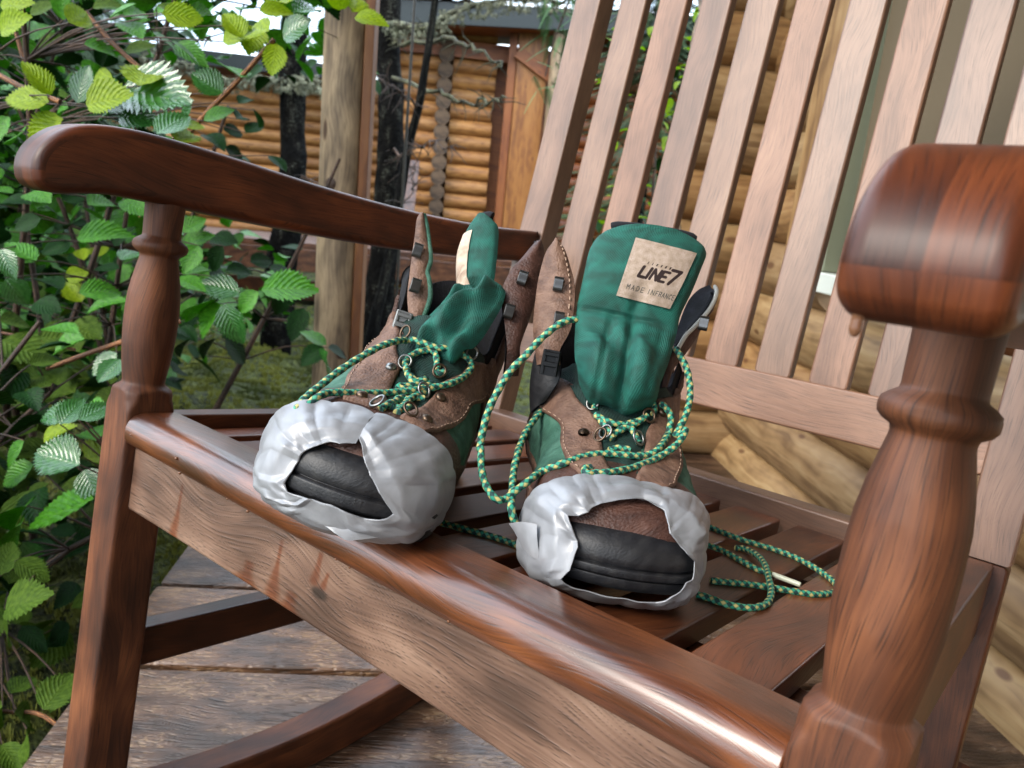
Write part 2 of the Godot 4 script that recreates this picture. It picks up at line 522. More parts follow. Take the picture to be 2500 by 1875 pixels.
	var nav := mottle(83, [Color(0.03, 0.03, 0.045), Color(0.06, 0.06, 0.085), Color(0.10, 0.10, 0.13)], 0, 0.4, 2.0)
	var tape := mottle(85, [Color(0.47, 0.475, 0.49), Color(0.53, 0.535, 0.55), Color(0.58, 0.585, 0.60)], 0, 0.05, 0.5)
	var rub := mottle(86, [Color(0.05, 0.05, 0.06), Color(0.085, 0.085, 0.10), Color(0.16, 0.155, 0.155)], 0, 0.3, 1.5, 5.0)
	M.cordura = soft_mat(cord, 0.78, 10.0, 0.45)
	M.cordura_old = soft_mat(cord_old, 0.8, 10.0, 0.6, Color.WHITE, true)
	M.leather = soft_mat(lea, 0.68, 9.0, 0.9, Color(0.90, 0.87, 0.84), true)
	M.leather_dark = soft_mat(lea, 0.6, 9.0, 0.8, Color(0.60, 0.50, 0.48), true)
	M.lining = soft_mat(nav, 0.95, 10.0, 0.8)
	M.tape = soft_mat(tape, 0.40, 10.0, 0.15, Color.WHITE, true)
	M.tape.metallic = 0.2
	M.rubber = soft_mat(rub, 0.52, 10.0, 0.4, Color.WHITE, true)
	M.piping = plain(Color(0.72, 0.70, 0.66), 0.8)
	M.steel = plain(Color(0.50, 0.50, 0.49), 0.34, 0.95)
	M.hook_steel = plain(Color(0.36, 0.36, 0.36), 0.33, 0.9)
	M.brass = plain(Color(0.36, 0.30, 0.25), 0.4, 0.9)
	M.black_metal = plain(Color(0.05, 0.05, 0.055), 0.35, 0.6)
	M.thread = plain(Color(0.66, 0.55, 0.47), 0.9)
	var lm := StandardMaterial3D.new()
	lm.albedo_texture = lace_tex()
	lm.uv1_scale = Vector3(1.0 / 0.0070, 1, 1)
	lm.roughness = 0.75
	M.lace = lm
	M.aglet = plain(Color(0.78, 0.80, 0.72), 0.3)
	var lb := StandardMaterial3D.new()
	lb.albedo_texture = label_tex()
	lb.roughness = 0.85
	M.label = lb
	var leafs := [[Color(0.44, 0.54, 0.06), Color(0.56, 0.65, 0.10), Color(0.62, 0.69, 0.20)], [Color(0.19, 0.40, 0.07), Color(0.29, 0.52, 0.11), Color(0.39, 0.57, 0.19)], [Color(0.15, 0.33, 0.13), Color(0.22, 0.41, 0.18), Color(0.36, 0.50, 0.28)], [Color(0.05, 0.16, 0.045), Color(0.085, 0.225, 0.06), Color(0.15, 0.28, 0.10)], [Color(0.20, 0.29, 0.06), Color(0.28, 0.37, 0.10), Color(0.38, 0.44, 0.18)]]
	M.leaf = []
	for i in 5:
		var t := leaf_tex(90 + i, leafs[i][0], leafs[i][1], leafs[i][2])
		var m := StandardMaterial3D.new()
		m.albedo_texture = t.a
		m.normal_enabled = true
		m.normal_texture = t.n
		m.normal_scale = [0.6, 0.6, 0.4, 0.6, 0.6][i]
		m.roughness = [0.46, 0.38, 0.22, 0.5, 0.6][i]
		m.metallic_specular = [0.4, 0.4, 0.6, 0.25, 0.25][i]
		m.backlight_enabled = true
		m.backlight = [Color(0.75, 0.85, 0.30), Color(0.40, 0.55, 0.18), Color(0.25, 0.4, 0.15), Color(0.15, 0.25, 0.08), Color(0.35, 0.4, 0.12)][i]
		m.cull_mode = BaseMaterial3D.CULL_DISABLED
		M.leaf.append(m)
	var water := StandardMaterial3D.new()
	water.albedo_color = Color(0.42, 0.29, 0.21)
	water.roughness = 0.02
	water.refraction_enabled = true
	water.refraction_scale = 0.033
	M.water = water
	var glass := StandardMaterial3D.new()
	glass.albedo_color = Color(0.8, 0.85, 0.82, 0.10)
	glass.transparency = BaseMaterial3D.TRANSPARENCY_ALPHA
	glass.roughness = 0.02
	M.glass = glass
	M.vinyl = plain(Color(0.84, 0.86, 0.82), 0.35)
	M.screen = plain(Color(0.40, 0.345, 0.26), 0.9)
	M.curtain = plain(Color(0.30, 0.22, 0.13), 0.9)
	M.fascia = plain(Color(0.05, 0.10, 0.10), 0.45)
	M.roof = plain(Color(0.62, 0.67, 0.70), 0.35, 0.3)
	M.metal_rod = plain(Color(0.25, 0.25, 0.24), 0.5, 0.7)
	var v := StandardMaterial3D.new()
	v.vertex_color_use_as_albedo = true
	v.roughness = 0.9
	v.cull_mode = BaseMaterial3D.CULL_DISABLED
	M.vertex = v
	M.soil = soft_mat(mottle(88, [Color(0.10, 0.12, 0.03), Color(0.19, 0.22, 0.05), Color(0.30, 0.32, 0.07)], 0, 0.9, 4.0, 6.0), 0.95, 1.3, 1.5)

# ------------------------------------------------------------------ the chair (its own axes: x along the front rail, z forward, y up the posts, seat at 0)
func lathe_r(y: float) -> float:
	var k := [[-0.02, 0.034], [0.002, 0.0300], [0.008, 0.0262], [0.014, 0.0240], [0.019, 0.0236], [0.0225, 0.0222], [0.0245, 0.0185], [0.0265, 0.0163], [0.032, 0.0170], [0.045, 0.0187], [0.06, 0.0202], [0.075, 0.0209], [0.088, 0.0209], [0.1, 0.0202], [0.112, 0.0186], [0.122, 0.0166], [0.130, 0.0149], [0.1335, 0.0146], [0.1345, 0.0158], [0.1365, 0.0196], [0.139, 0.0212], [0.1425, 0.0212], [0.145, 0.0198], [0.1465, 0.0172], [0.1475, 0.0151], [0.149, 0.0146], [0.16, 0.0149], [0.174, 0.0154]]
	for i in k.size() - 1:
		if y <= k[i + 1][0]: return lerpf(k[i][1], k[i + 1][1], clampf((y - k[i][0]) / (k[i + 1][0] - k[i][0]), 0, 1))
	return 0.0154

func turned_post() -> ArrayMesh:
	var rows := []
	var ys := [-0.372, -0.37, -0.2, -0.08, -0.03, -0.015]
	for i in 95: ys.append(lerpf(-0.012, 0.176, i / 94.0))
	var uvs := []
	for y in ys:
		var row := []
		var uv := []
		for j in 72:
			var a := TAU * (j + 0.5) / 72
			var sq := 0.0200 / maxf(absf(cos(a)), absf(sin(a)))
			sq = minf(sq, 0.0268)
			var r := minf(sq, lathe_r(y))
			row.append(Vector3(cos(a) * r, y, sin(a) * r))
		for j in 73: uv.append(Vector2(y, j / 72.0 * 0.14))
		rows.append(row)
		uvs.append(uv)
	var g := GB.new()
	g.grid(rows, true, 1, 1, Vector2.ZERO, false, uvs)
	return g.mesh()

func arm_mesh(side: float) -> ArrayMesh:
	# the side outline (z, y), swept across the width with rounded edges
	var top := [[0.1045, 0.180], [0.1042, 0.187], [0.1015, 0.1955], [0.0955, 0.2045], [0.0850, 0.2140], [0.0720, 0.2200], [0.0550, 0.2238], [0.030, 0.2262], [0.0, 0.2265], [-0.03, 0.2260], [-0.068, 0.2248], [-0.13, 0.2222], [-0.19, 0.2212], [-0.26, 0.2218], [-0.34, 0.2250], [-0.42, 0.2315], [-0.470, 0.2367], [-0.4805, 0.2377]]
	var bot := [[-0.4805, 0.1995], [-0.470, 0.1980], [-0.42, 0.1920], [-0.34, 0.1850], [-0.26, 0.1790], [-0.20, 0.1762], [-0.09, 0.1743], [0.0, 0.1743], [0.035, 0.1742], [0.055, 0.1728], [0.072, 0.1695], [0.084, 0.1672], [0.0925, 0.1668], [0.0990, 0.1690], [0.1030, 0.1735]]
	var o := []
	var tp := []
	for q in top: tp.append(Vector3(0, q[1], q[0]))
	var bt := []
	for q in bot: bt.append(Vector3(0, q[1], q[0]))
	o = smooth(tp, 2) + smooth(bt, 2)
	var n := o.size()
	var nr := []
	for i in n:
		var t: Vector3 = (o[(i + 1) % n] - o[(i - 1 + n) % n]).normalized()
		nr.append(Vector3(0, t.z, -t.y) * -1.0)
	var hw := 0.0218
	var r := 0.0075
	var prof := []
	for k in 9: prof.append([-(hw - r) - r * cos(k / 8.0 * PI / 2), r - r * sin(k / 8.0 * PI / 2)])
	for k in 9: prof.append([(hw - r) + r * sin(k / 8.0 * PI / 2), r - r * cos(k / 8.0 * PI / 2)])
	var arc := [0.0]
	for i in n: arc.append(arc[i] + (o[(i + 1) % n] - o[i]).length())
	var rows := []
	var uvs := []
	for q in prof:
		var row := []
		var uv := []
		for i in n:
			var p: Vector3 = o[i] - (nr[i] if nr[i].dot(o[i] - Vector3(0, lerpf(0.198, 0.205, clampf(-o[i].z / 0.4, 0, 1)), clampf(o[i].z, -0.46, 0.07))) > 0 else -nr[i]) * q[1]
			row.append(Vector3(q[0], p.y, p.z))
		for i in n + 1: uv.append(Vector2(arc[i] + side * 0.31, q[0] + side * 0.3))
		rows.append(row)
		uvs.append(uv)
	var g := GB.new()
	g.grid(rows, true, 1, 1, Vector2.ZERO, true, uvs)
	for e in [0, rows.size() - 1]:
		# side faces as strips between the upper and the lower outline
		var up := []
		var dn := []
		var m := tp.size() * 2 - 1
		for i in 34:
			var f := i / 33.0
			up.append(rows[e][int(f * (m - 1))])
			dn.append(rows[e][n - 1 - int(f * (n - m - 1))])
		var base := g.V.size()
		var nx := Vector3(-1.0 if e == 0 else 1.0, 0, 0)
		for i in 34:
			g.vert(up[i], nx, Vector2(-up[i].z + side * 0.31, up[i].y + side * 0.3))
			g.vert(dn[i], nx, Vector2(-dn[i].z + side * 0.31, dn[i].y + side * 0.3))
		for i in 33:
			g.tri(base + i * 2, base + i * 2 + 1, base + i * 2 + 2)
			g.tri(base + i * 2 + 1, base + i * 2 + 3, base + i * 2 + 2)
	return g.mesh()

func drop_mesh(r: float, flat: float) -> ArrayMesh:
	var s := SphereMesh.new()
	s.radius = r; s.height = r * 2 * flat; s.radial_segments = 14; s.rings = 8
	var m := ArrayMesh.new()
	m.add_surface_from_arrays(Mesh.PRIMITIVE_TRIANGLES, s.get_mesh_arrays())
	return m

func back_z(y: float) -> float: return -0.4654 - 0.1001 * y

func build_chair():
	var t := thing("rocking_chair", "red-brown slatted wooden rocking chair standing askew on the wet porch deck", "rocking chair", chair_xf)
	for s in [-1.0, 1.0]:
		part("front_post", turned_post(), M.turned, t, Transform3D(Basis(Vector3.UP, 0.0 if s < 0 else PI), Vector3(0.29 * s, 0, 0)))
		part("arm", arm_mesh(s), M.arm, t, Transform3D(Basis(), Vector3(0.2938 * s, 0, 0)))
		var xs := -0.29 if s < 0 else 0.284
		part("back_post", bar(Vector3(xs, -0.36, -0.4654 + 0.012), Vector3(xs, 0.0, back_z(0) - 0.008), Vector3(0, 0, 1), 0.038, 0.034), M.red, t)
		part("back_stile", bar(Vector3(xs, 0.0005, back_z(0) - 0.010), Vector3(xs, 0.80, back_z(0.8) - 0.010), Vector3(0, 0, 1), 0.040, 0.032, 0.0025), M.dry if s < 0 else M.dry3, t)
		part("side_rail", bar(Vector3((-0.2805 if s < 0 else 0.2815), -0.030, -0.0205), Vector3((-0.2805 if s < 0 else 0.2815), -0.030, -0.452), Vector3.UP, 0.021, 0.066, 0.002), M.red, t)
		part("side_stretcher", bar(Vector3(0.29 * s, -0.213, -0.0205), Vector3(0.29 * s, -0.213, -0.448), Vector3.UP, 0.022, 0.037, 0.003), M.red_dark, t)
		var path := []
		for i in 25:
			var z := lerpf(0.16, -0.66, i / 24.0)
			path.append(Vector3(0.29 * s, -0.368 - 0.0235 + (z + 0.186) * (z + 0.186) / 2.0, z))
		var g := GB.new()
		g.sweep(path, [Vector3.UP], rrect(0.036, 0.047, 0.004), [], Vector2(s, 0))
		part("rocker", g.mesh(), M.red, t)
	# rounded front slat of the seat
	var nose := []
	for q in [[-0.0231, 0.002], [-0.0222, 0.0045], [-0.0205, 0.0055], [0.004, 0.0055], [0.010, 0.0048], [0.0148, 0.0026], [0.0182, -0.0008], [0.0203, -0.0055], [0.0210, -0.0105], [0.0203, -0.0155], [0.0180, -0.0195], [0.0140, -0.0218], [0.009, -0.0224], [-0.0231, -0.0224]]: nose.append(q)
	var rows := []
	for x in [-0.2702, -0.2699, -0.2690, -0.1, 0.1, 0.2690, 0.2699, 0.2702]:
		var row := []
		var sh := 0.94 if absf(x) > 0.27 else (0.98 if absf(x) > 0.2695 else 1.0)
		for q in nose: row.append(Vector3(x, (q[1] + 0.008) * sh - 0.008, q[0] * sh))
		rows.append(row)
	var g2 := GB.new()
	g2.grid(rows, true, 1, 1, Vector2(0.3, 0.1))
	g2.fan(rows[0], Vector3.LEFT)
	g2.fan(rows[-1], Vector3.RIGHT)
	part("front_seat_slat", g2.mesh(), M.nose, t)
	# apron: gently arched lower edge
	var ar := []
	for i in 29:
		var x := lerpf(-0.2695, 0.2695, i / 28.0)
		var lo := -0.0775 + 0.003 * (1 - pow(x / 0.27, 2.0))
		var row := []
		for q in [[-0.0222, -0.011], [-0.0222, 0.0095], [-0.024, 0.010], [-0.05, 0.010], [lo + 0.003, 0.010], [lo + 0.001, 0.0093], [lo, 0.0075], [lo, -0.0085], [lo + 0.0015, -0.011]]: row.append(Vector3(x, q[0], q[1]))
		ar.append(row)
	var g3 := GB.new()
	g3.grid(ar, true, 1, 1, Vector2(0.1, 0.05), true)
	part("front_apron", g3.mesh(), M.apron, t)
	# seat slats run front to back
	for i in range(-1, 8):
		var x0 := -0.2248 + 0.0603 * i if i >= 0 else -0.268
		var x1 := -0.1800 + 0.0603 * i
		part("seat_slat", bar(Vector3((x0 + x1) / 2, -0.0175, -0.0262), Vector3((x0 + x1) / 2, -0.0175, -0.418 + rng.randf() * 0.003), Vector3.UP, x1 - x0, 0.0165, 0.002), M.seat if i % 3 else M.red, t)
	for z in [-0.10, -0.30]:
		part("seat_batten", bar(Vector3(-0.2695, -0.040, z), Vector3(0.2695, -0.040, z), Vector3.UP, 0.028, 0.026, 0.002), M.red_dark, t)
	part("rear_seat_rail", bar(Vector3(-0.2695, -0.026, -0.4475), Vector3(0.2640, -0.026, -0.4475), Vector3.UP, 0.0335, 0.062, 0.0025), M.dry3, t)
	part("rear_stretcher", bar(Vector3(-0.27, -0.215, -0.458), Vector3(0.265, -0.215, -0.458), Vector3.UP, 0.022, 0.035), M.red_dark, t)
	# back: lower rail, slats, crest
	var up := Vector3(0, 0, 1)
	var bn := Vector3(0, 0.0996, 0.995)
	var dn := Vector3(0, 0.995, -0.0996)
	var at := func(y: float, back: float) -> Vector3: return Vector3(0, y, back_z(y)) - bn * back
	var lo: Vector3 = at.call(0.0965, 0.0105)
	part("lower_back_rail", bar(lo + Vector3(-0.2697, 0, 0), lo + Vector3(0.2640, 0, 0), bn, 0.050, 0.021, 0.0025), M.dry2, t)
	var mats := [M.dry, M.dry2, M.dry3, M.dry, M.dry2, M.dry, M.dry2, M.dry3, M.dry]
	for i in 9:
		var x := -0.2254 + 0.05715 * i
		var a: Vector3 = at.call(0.1212, 0.0085)
		var b: Vector3 = at.call(0.742, 0.0085)
		part("back_slat", bar(a + Vector3(x, 0, 0), b + Vector3(x, 0, 0), bn, 0.0385, 0.015, 0.0028), mats[i], t)
	var cr: Vector3 = at.call(0.775, 0.0105)
	part("crest_rail", bar(cr + Vector3(-0.2697, 0, 0), cr + Vector3(0.2640, 0, 0), bn, 0.066, 0.022, 0.004), M.dry2, t)
	# rain drops that still cling to it
	for d in [[-0.1860, -0.0090, 0.0212, 0.0026], [-0.1855, -0.0205, 0.0172, 0.0022], [-0.0960, -0.0210, 0.0165, 0.0023], [-0.120, -0.0195, 0.0175, 0.0017], [-0.145, -0.0185, 0.018, 0.0014], [-0.2580, -0.0100, 0.0207, 0.0020], [0.0, -0.0195, 0.0178, 0.0016], [0.012, -0.0205, 0.0170, 0.0013], [0.0945, -0.0190, 0.0182, 0.0018]]:
		part("water_drop", drop_mesh(d[3] * 0.55, 0.9), M.water, t, Transform3D(Basis(), Vector3(d[0], d[1], d[2])))
	for i in 14:
		var z := lerpf(0.015, -0.2, rng.randf())
		part("water_drop", drop_mesh(0.0006 + rng.randf() * 0.0005, 0.8), M.water, t, Transform3D(Basis(), Vector3(-0.2925 + rng.randf_range(-0.018, 0.02), 0.2268 if z > -0.02 else lerpf(0.2236, 0.2148, clampf((-0.03 - z) / 0.13, 0, 1)), z)))
	var hang := GB.new()
	var hr := []
	for q in [[0.0, 0.0045], [-0.003, 0.0036], [-0.006, 0.0034], [-0.0085, 0.0037], [-0.0105, 0.0030], [-0.0118, 0.0016], [-0.0122, 0.0002]]:
		var row := []
		for j in 14: row.append(Vector3(cos(TAU * j / 14) * q[1] * 0.5, q[0] * 0.62, sin(TAU * j / 14) * q[1] * 0.5))
		hr.append(row)
	hang.grid(hr, true, 1, 1, Vector2.ZERO, true)
	part("water_drop", hang.mesh(), M.water, t, Transform3D(Basis(), Vector3(0.2790, 0.1690, 0.094)))

# ------------------------------------------------------------------ the boots (own axes: z towards the toe, y up, x to the right of one facing the toe)
# sections from toe tip to collar: front-top point (y, z), back-bottom point (y, z), half width
const SEC := [[.046, .163, .020, .166, .0171], [.058, .156, .018, .162, .0342], [.068, .140, .016, .148, .0471], [.074, .115, .016, .118, .0535], [.079, .090, .016, .080, .0546], [.092, .066, .016, .030, .0514], [.108, .046, .016, -.030, .0482], [.126, .032, .016, -.090, .0449], [.142, .026, .045, -.112, .0439], [.160, .026, .090, -.108, .0460], [.178, .030, .140, -.100, .0492], [.192, .033, .180, -.098, .0524]]

func sec(u: float) -> Array:
	var x := clampf(u, 0, 1) * 11
	var i := mini(int(x), 10)
	var w := x - i
	var o := []
	for k in 5:
		var a: float = SEC[maxi(i - 1, 0)][k]
		var b: float = SEC[i][k]
		var c: float = SEC[i + 1][k]
		var d: float = SEC[mini(i + 2, 11)][k]
		o.append(0.5 * ((2 * b) + (-a + c) * w + (2 * a - 5 * b + 4 * c - d) * w * w + (-a + 3 * b - 3 * c + d) * w * w * w))
	return o

# v in degrees: 0 front/top, 90 right, 180 back/bottom. fat > 0: the shape of the tape over boot and sole
func body(u: float, vd: float, off := 0.0, fat := 0.0) -> Vector3:
	var p := body_raw(u, vd, fat)
	if off != 0.0:
		var du := body_raw(minf(u + 0.006, 1), vd, fat) - body_raw(maxf(u - 0.006, -0.079), vd, fat)
		var dv := body_raw(u, vd + 1.5, fat) - body_raw(u, vd - 1.5, fat)
		var n := du.cross(dv).normalized()
		var s := sec(u)
		if n.dot(p - Vector3(0, (s[0] + s[2]) / 2, (s[1] + s[3]) / 2)) < 0: n = -n
		p += n * off
	return p

var splay := 0.0
var spring := 0.008   # how far the sole curls up towards the toe
func body_raw(u: float, vd: float, fat: float) -> Vector3:
	if u < 0.0:   # the blunt front, closed towards its middle
		var q := (u + 0.08) / 0.08
		var c0 := (body_raw(0, 0, fat) + body_raw(0, 180, fat)) / 2
		var p := c0 + (body_raw(0, vd, fat) - c0) * q
		p.z += 0.005 * (1 - q * q)
		return p
	var s := sec(u)
	var spl := splay * smoothstep(0.42, 0.62, u)
	var F := Vector3(0, s[0] + fat * 0.25, s[1] + fat * 0.8)
	var B := Vector3(0, s[2] - minf(fat * 2.0, 0.0145) + (spring * smoothstep(0.30, 0.0, u) if fat > 0 else 0.0), s[3] + fat * 1.25 * smoothstep(0.5, 0.2, u))
	var cs := cos(deg_to_rad(vd))
	var sn := sin(deg_to_rad(vd))
	var e := 0.8 if fat == 0 else (0.65 if cs > 0 else 0.50)
	return (F + B) / 2 + (F - B) / 2 * signf(cs) * pow(absf(cs), e) + Vector3((s[4] + fat * 0.5 + spl) * signf(sn) * pow(absf(sn), e) - spl, 0, 0)

var wn: FastNoiseLite
func wrinkle(p: Vector3, f: float) -> float: return wn.get_noise_3dv(p * f)

# a piece of the boot's skin between v0(u) and v1(u), proud by off, with turned-down edges
func skin(u0: float, u1: float, v0: Callable, v1: Callable, off: float, nu: int, nv: int, crease := 0.0006, dip := 0.0) -> ArrayMesh:
	var rows := []
	for i in range(-1, nu + 2):
		var u := lerpf(u0, u1, clampf(i / float(nu), 0, 1))
		var row := []
		for j in range(-1, nv + 2):
			var v := lerpf(v0.call(u), v1.call(u), clampf(j / float(nv), 0, 1))
			if dip > 0: u = lerpf(u0, u1 - dip * smoothstep(170, 70, absf(wrapf(v, -180, 180))), clampf(i / float(nu), 0, 1))
			var edge := i < 0 or i > nu or j < 0 or j > nv
			var p := body(u, v, -0.0006 if edge else off)
			if not edge: p = body(u, v, off + crease * (wrinkle(p, 60) + 0.6 * wrinkle(p, 150)))
			row.append(p)
		rows.append(row)
	var g := GB.new()
	g.grid(rows, false, 1, 1, Vector2(rng.randf(), rng.randf()))
	return g.mesh()

func lerp_table(t: Array, x: float) -> float:
	for i in t.size() - 1:
		if x <= t[i + 1][0]: return lerpf(t[i][1], t[i + 1][1], smoothstep(0, 1, clampf((x - t[i][0]) / (t[i + 1][0] - t[i][0]), 0, 1)))
	return t[-1][1]

func sole_mesh() -> ArrayMesh:
	var hw := [[-0.118, 0.0], [-0.1165, 0.012], [-0.112, 0.021], [-0.104, 0.030], [-0.09, 0.0365], [-0.05, 0.0395], [0.0, 0.0415], [0.05, 0.0450], [0.09, 0.0482], [0.115, 0.0508], [0.130, 0.0500], [0.144, 0.0478], [0.153, 0.0410], [0.1595, 0.0335], [0.1645, 0.0210], [0.1672, 0.0105], [0.168, 0.0]]
	var ring := []
	var pts := []
	for q in hw: pts.append(Vector3(q[1], 0, q[0]))
	pts = smooth(pts, 4)
	for p in pts: ring.append(p)
	for i in range(pts.size() - 2, 0, -1): ring.append(Vector3(-pts[i].x, 0, pts[i].z))
	var n := ring.size()
	var prof := [[-0.020, 0.0], [-0.006, 0.0], [-0.0015, 0.0015], [0.0008, 0.005], [0.0014, 0.0115], [0.0010, 0.0128], [-0.0012, 0.0134], [-0.0012, 0.0144], [0.0018, 0.0152], [0.0030, 0.018], [0.0032, 0.0255], [0.0026, 0.0270], [0.0002, 0.0276], [0.0002, 0.0286], [0.0022, 0.0296], [0.0022, 0.034], [0.0012, 0.0385], [-0.0015, 0.0420], [-0.006, 0.0450], [-0.012, 0.0462]]
	var rows := []
	for q in prof:
		var row := []
		for i in n:
			var t: Vector3 = (ring[(i + 1) % n] - ring[(i - 1 + n) % n]).normalized()
			var nn := Vector3(-t.z, 0, t.x)
			if nn.dot(ring[i] - Vector3(0, 0, ring[i].z * 0.6)) < 0: nn = -nn
			var low := lerpf(0.66, 1.0, smoothstep(0.045, 0.13, ring[i].z))
			var lift: float = spring * 1.15 * smoothstep(0.07, 0.165, ring[i].z) * smoothstep(0.034, 0.0, q[1])
			var toe := smoothstep(0.09, 0.15, ring[i].z)
			row.append(ring[i] + nn * (q[0] + toe * 0.003) + Vector3(0, q[1] * low * (1 + 0.10 * toe) + lift, 0))
		rows.append(row)
	var g := GB.new()
	g.grid(rows, true, 10, 10)
	g.fan(rows[0], Vector3.DOWN)
	return g.mesh()

# the tape: a sleeve between its rear edge and a torn hole over the toe. Both edges are given as (u, v) of the boot's skin
func tape_mesh(outer: Array, hole: Array, sd: float, fold_from: float, fold_to: float, grow: float) -> ArrayMesh:
	var fn := noise(9)
	var poly := []
	var c := Vector2.ZERO
	for i in range(0, hole.size(), 2):
		var r: float = hole[i] + 0.08
		poly.append(Vector2(cos(deg_to_rad(hole[i + 1])), sin(deg_to_rad(hole[i + 1]))) * r)
		c += poly[-1]
	c /= poly.size()
	for i in poly.size(): poly[i] = c + (poly[i] - c) * grow
	# knots: the corners of the hole; between them the tape is pulled into flat facets
	var kn := []
	for q in poly: kn.append((q - c).angle())
	kn.sort()
	for pass_ in 2:   # no facet wider than about 15 degrees
		for i in range(kn.size() - 1, -1, -1):
			var nxt: float = kn[(i + 1) % kn.size()] + (TAU if i == kn.size() - 1 else 0.0)
			if nxt - kn[i] > 0.27: kn.append(wrapf((nxt + kn[i]) / 2, -PI, PI))
		kn.sort()
	var r := RandomNumberGenerator.new()
	r.seed = int(sd) + 5
	var ts := [0.0, 0.10, 0.26, 0.46, 0.70, 1.0]
	var cols := []
	for th in kn:
		var d := Vector2(cos(th), sin(th))
		var r0 := 0.02
		for k in poly.size():
			var hit = Geometry2D.segment_intersects_segment(c, c + d * 0.6, poly[k], poly[(k + 1) % poly.size()])
			if hit != null: r0 = maxf(r0, (hit - c).length())
			if absf(angle_difference((poly[k] - c).angle(), th)) < 0.0001: r0 = maxf(r0, (poly[k] - c).length())
		var lo := r0
		var hi := 0.7
		for k in 24:
			var m := (lo + hi) / 2
			var q := c + d * m
			if q.length() < lerp_table(outer, rad_to_deg(q.angle())) + 0.08: lo = m
			else: hi = m
		var r1 := maxf(lo, r0 + 0.01) + r.randf_range(-0.006, 0.006)
		var deg := rad_to_deg(th)
		var panel := smoothstep(fold_from - 6, fold_from + 6, deg) * smoothstep(fold_to + 6, fold_to - 6, deg)
		var col := []
		for i in ts.size():
			var t: float = ts[i]
			var q := c + d * lerpf(r0, r1, t)
			var v := rad_to_deg(q.angle())
			var u := q.length() - 0.08
			var w := r.randf_range(-0.0013, 0.0015) * (0.5 if i in [0, 5] else 1.0)
			if i == 0: w += r.randf_range(0.0, 0.0018)
			w += panel * 0.0016 * (1 if i < 3 else 0)
			w += 0.0012 * (1 if i in [2, 3] and absf(v) < 75 else 0)
			if absf(v) > 150 and u > 0.05: w *= 0.4
			col.append(body(u, v, w, 0.0080))
		cols.append(col)
	var rows := []
	var NT := 5
	var NK := 7
	for i in (ts.size() - 1) * NT + 2: rows.append([])
	for k in cols.size():
		var k2 := (k + 1) % cols.size()
		for f in NK:
			var x := f / float(NK)
			var line := []
			for i in ts.size():
				var p: Vector3 = (cols[k][i] as Vector3).lerp(cols[k2][i], x)
				# the facets bow out a little so that they clear the boot
				p += Vector3(p.x, p.y - 0.04, 0).normalized() * 0.0022 * (4 * x * (1 - x)) * (1.0 if i > 0 else 0.4) * clampf((cols[k][i] - cols[k2][i]).length() / 0.03, 0, 1)
				line.append(p)
			var n := 0
			for i in ts.size() - 1:
				for s in NT:
					var p: Vector3 = (line[i] as Vector3).lerp(line[i + 1], s / float(NT))
					p += Vector3(fn.get_noise_3d(p.x * 90, p.y * 90, p.z * 90), fn.get_noise_3d(p.x * 90 + 30, p.y * 90, p.z * 90), 0) * 0.0004
					if n == 0: rows[0].append(p + (Vector3(0, 0.04, 0.10) - p).normalized() * 0.0008)
					rows[n + 1].append(p)
					n += 1
			rows[n + 1].append(line[-1])
	var g := GB.new()
	g.grid(rows, true, 1, 1)
	return g.mesh()

func sheet(q: Array, nc: int, thick: float, g: GB = null) -> GB:
	# q: rows of nc control points, made into a smooth thin sheet
	var gb := g if g else GB.new()
	var nr := q.size() / nc
	var rows := []
	for r in nr:
		var row := []
		for c in nc: row.append(q[r * nc + c])
		rows.append(smooth(row, 4))
	var full := []
	for c in rows[0].size():
		var col := []
		for r in nr: col.append(rows[r][c])
		full.append(smooth(col, 4))
	for k in full.size():
		for m in full[k].size():
			var p: Vector3 = full[k][m]
			full[k][m] = p + Vector3(0, 0, 1) * wrinkle(p, 90) * 0.0011
	gb.grid(full)
	return gb

# a padded leather flap from rows of [left, right] edge points, bulged forward and given thickness
func flap(data: Array, thick: float, bulge: float, mat: Material, back: Material, called: String, parent: Node, fold := 0.0, edge: Material = null) -> MeshInstance3D:
	var q := vecs(data)
	var L := []
	var R := []
	for i in range(0, q.size(), 2):
		L.append(q[i]); R.append(q[i + 1])
	L = smooth(L, 5)
	R = smooth(R, 5)
	var front := []
	var rear := []
	for i in L.size():
		var ax: Vector3 = R[i] - L[i]
		var t: Vector3 = L[mini(i + 1, L.size() - 1)] - L[maxi(i - 1, 0)]
		var n := ax.cross(t).normalized()
		if n.z < 0: n = -n
		var f := []
		var b := []
		for j in 11:
			var s := j / 10.0
			var arch := 1 - pow(s * 2 - 1, 2.0)
			var p: Vector3 = L[i] + ax * s + n * (bulge * arch)
			p += n * (wrinkle(p, 55) * 0.0012 + wrinkle(p, 140) * 0.0005) * arch
			f.append(p)
			b.append(L[i] + ax * s + n * (bulge * arch * 0.7 - thick * (0.25 + 0.75 * sqrt(maxf(arch, 0)))))
		front.append(f)
		rear.append(b)
	var g := GB.new()
	g.grid(front, false, 1, 1, Vector2(rng.randf(), rng.randf()))
	var o := part(called, g.mesh(), mat, parent)
	var g2 := GB.new()
	g2.grid(rear)
	part("lining", g2.mesh(), back, o)
	if edge:
		var g3 := GB.new()
		var rim := []
		for i in L.size(): rim.append((front[i][10] + rear[i][10]) / 2)
		tube(rim, thick * 0.42, 7, g3)
		part("edge_piping", g3.mesh(), edge, o)
	return o

func facing(p: Vector3, n: Vector3, up := Vector3.UP) -> Transform3D:
	var z := n.normalized()
	var x := up.cross(z).normalized()
	return Transform3D(Basis(x, z.cross(x), z), p)

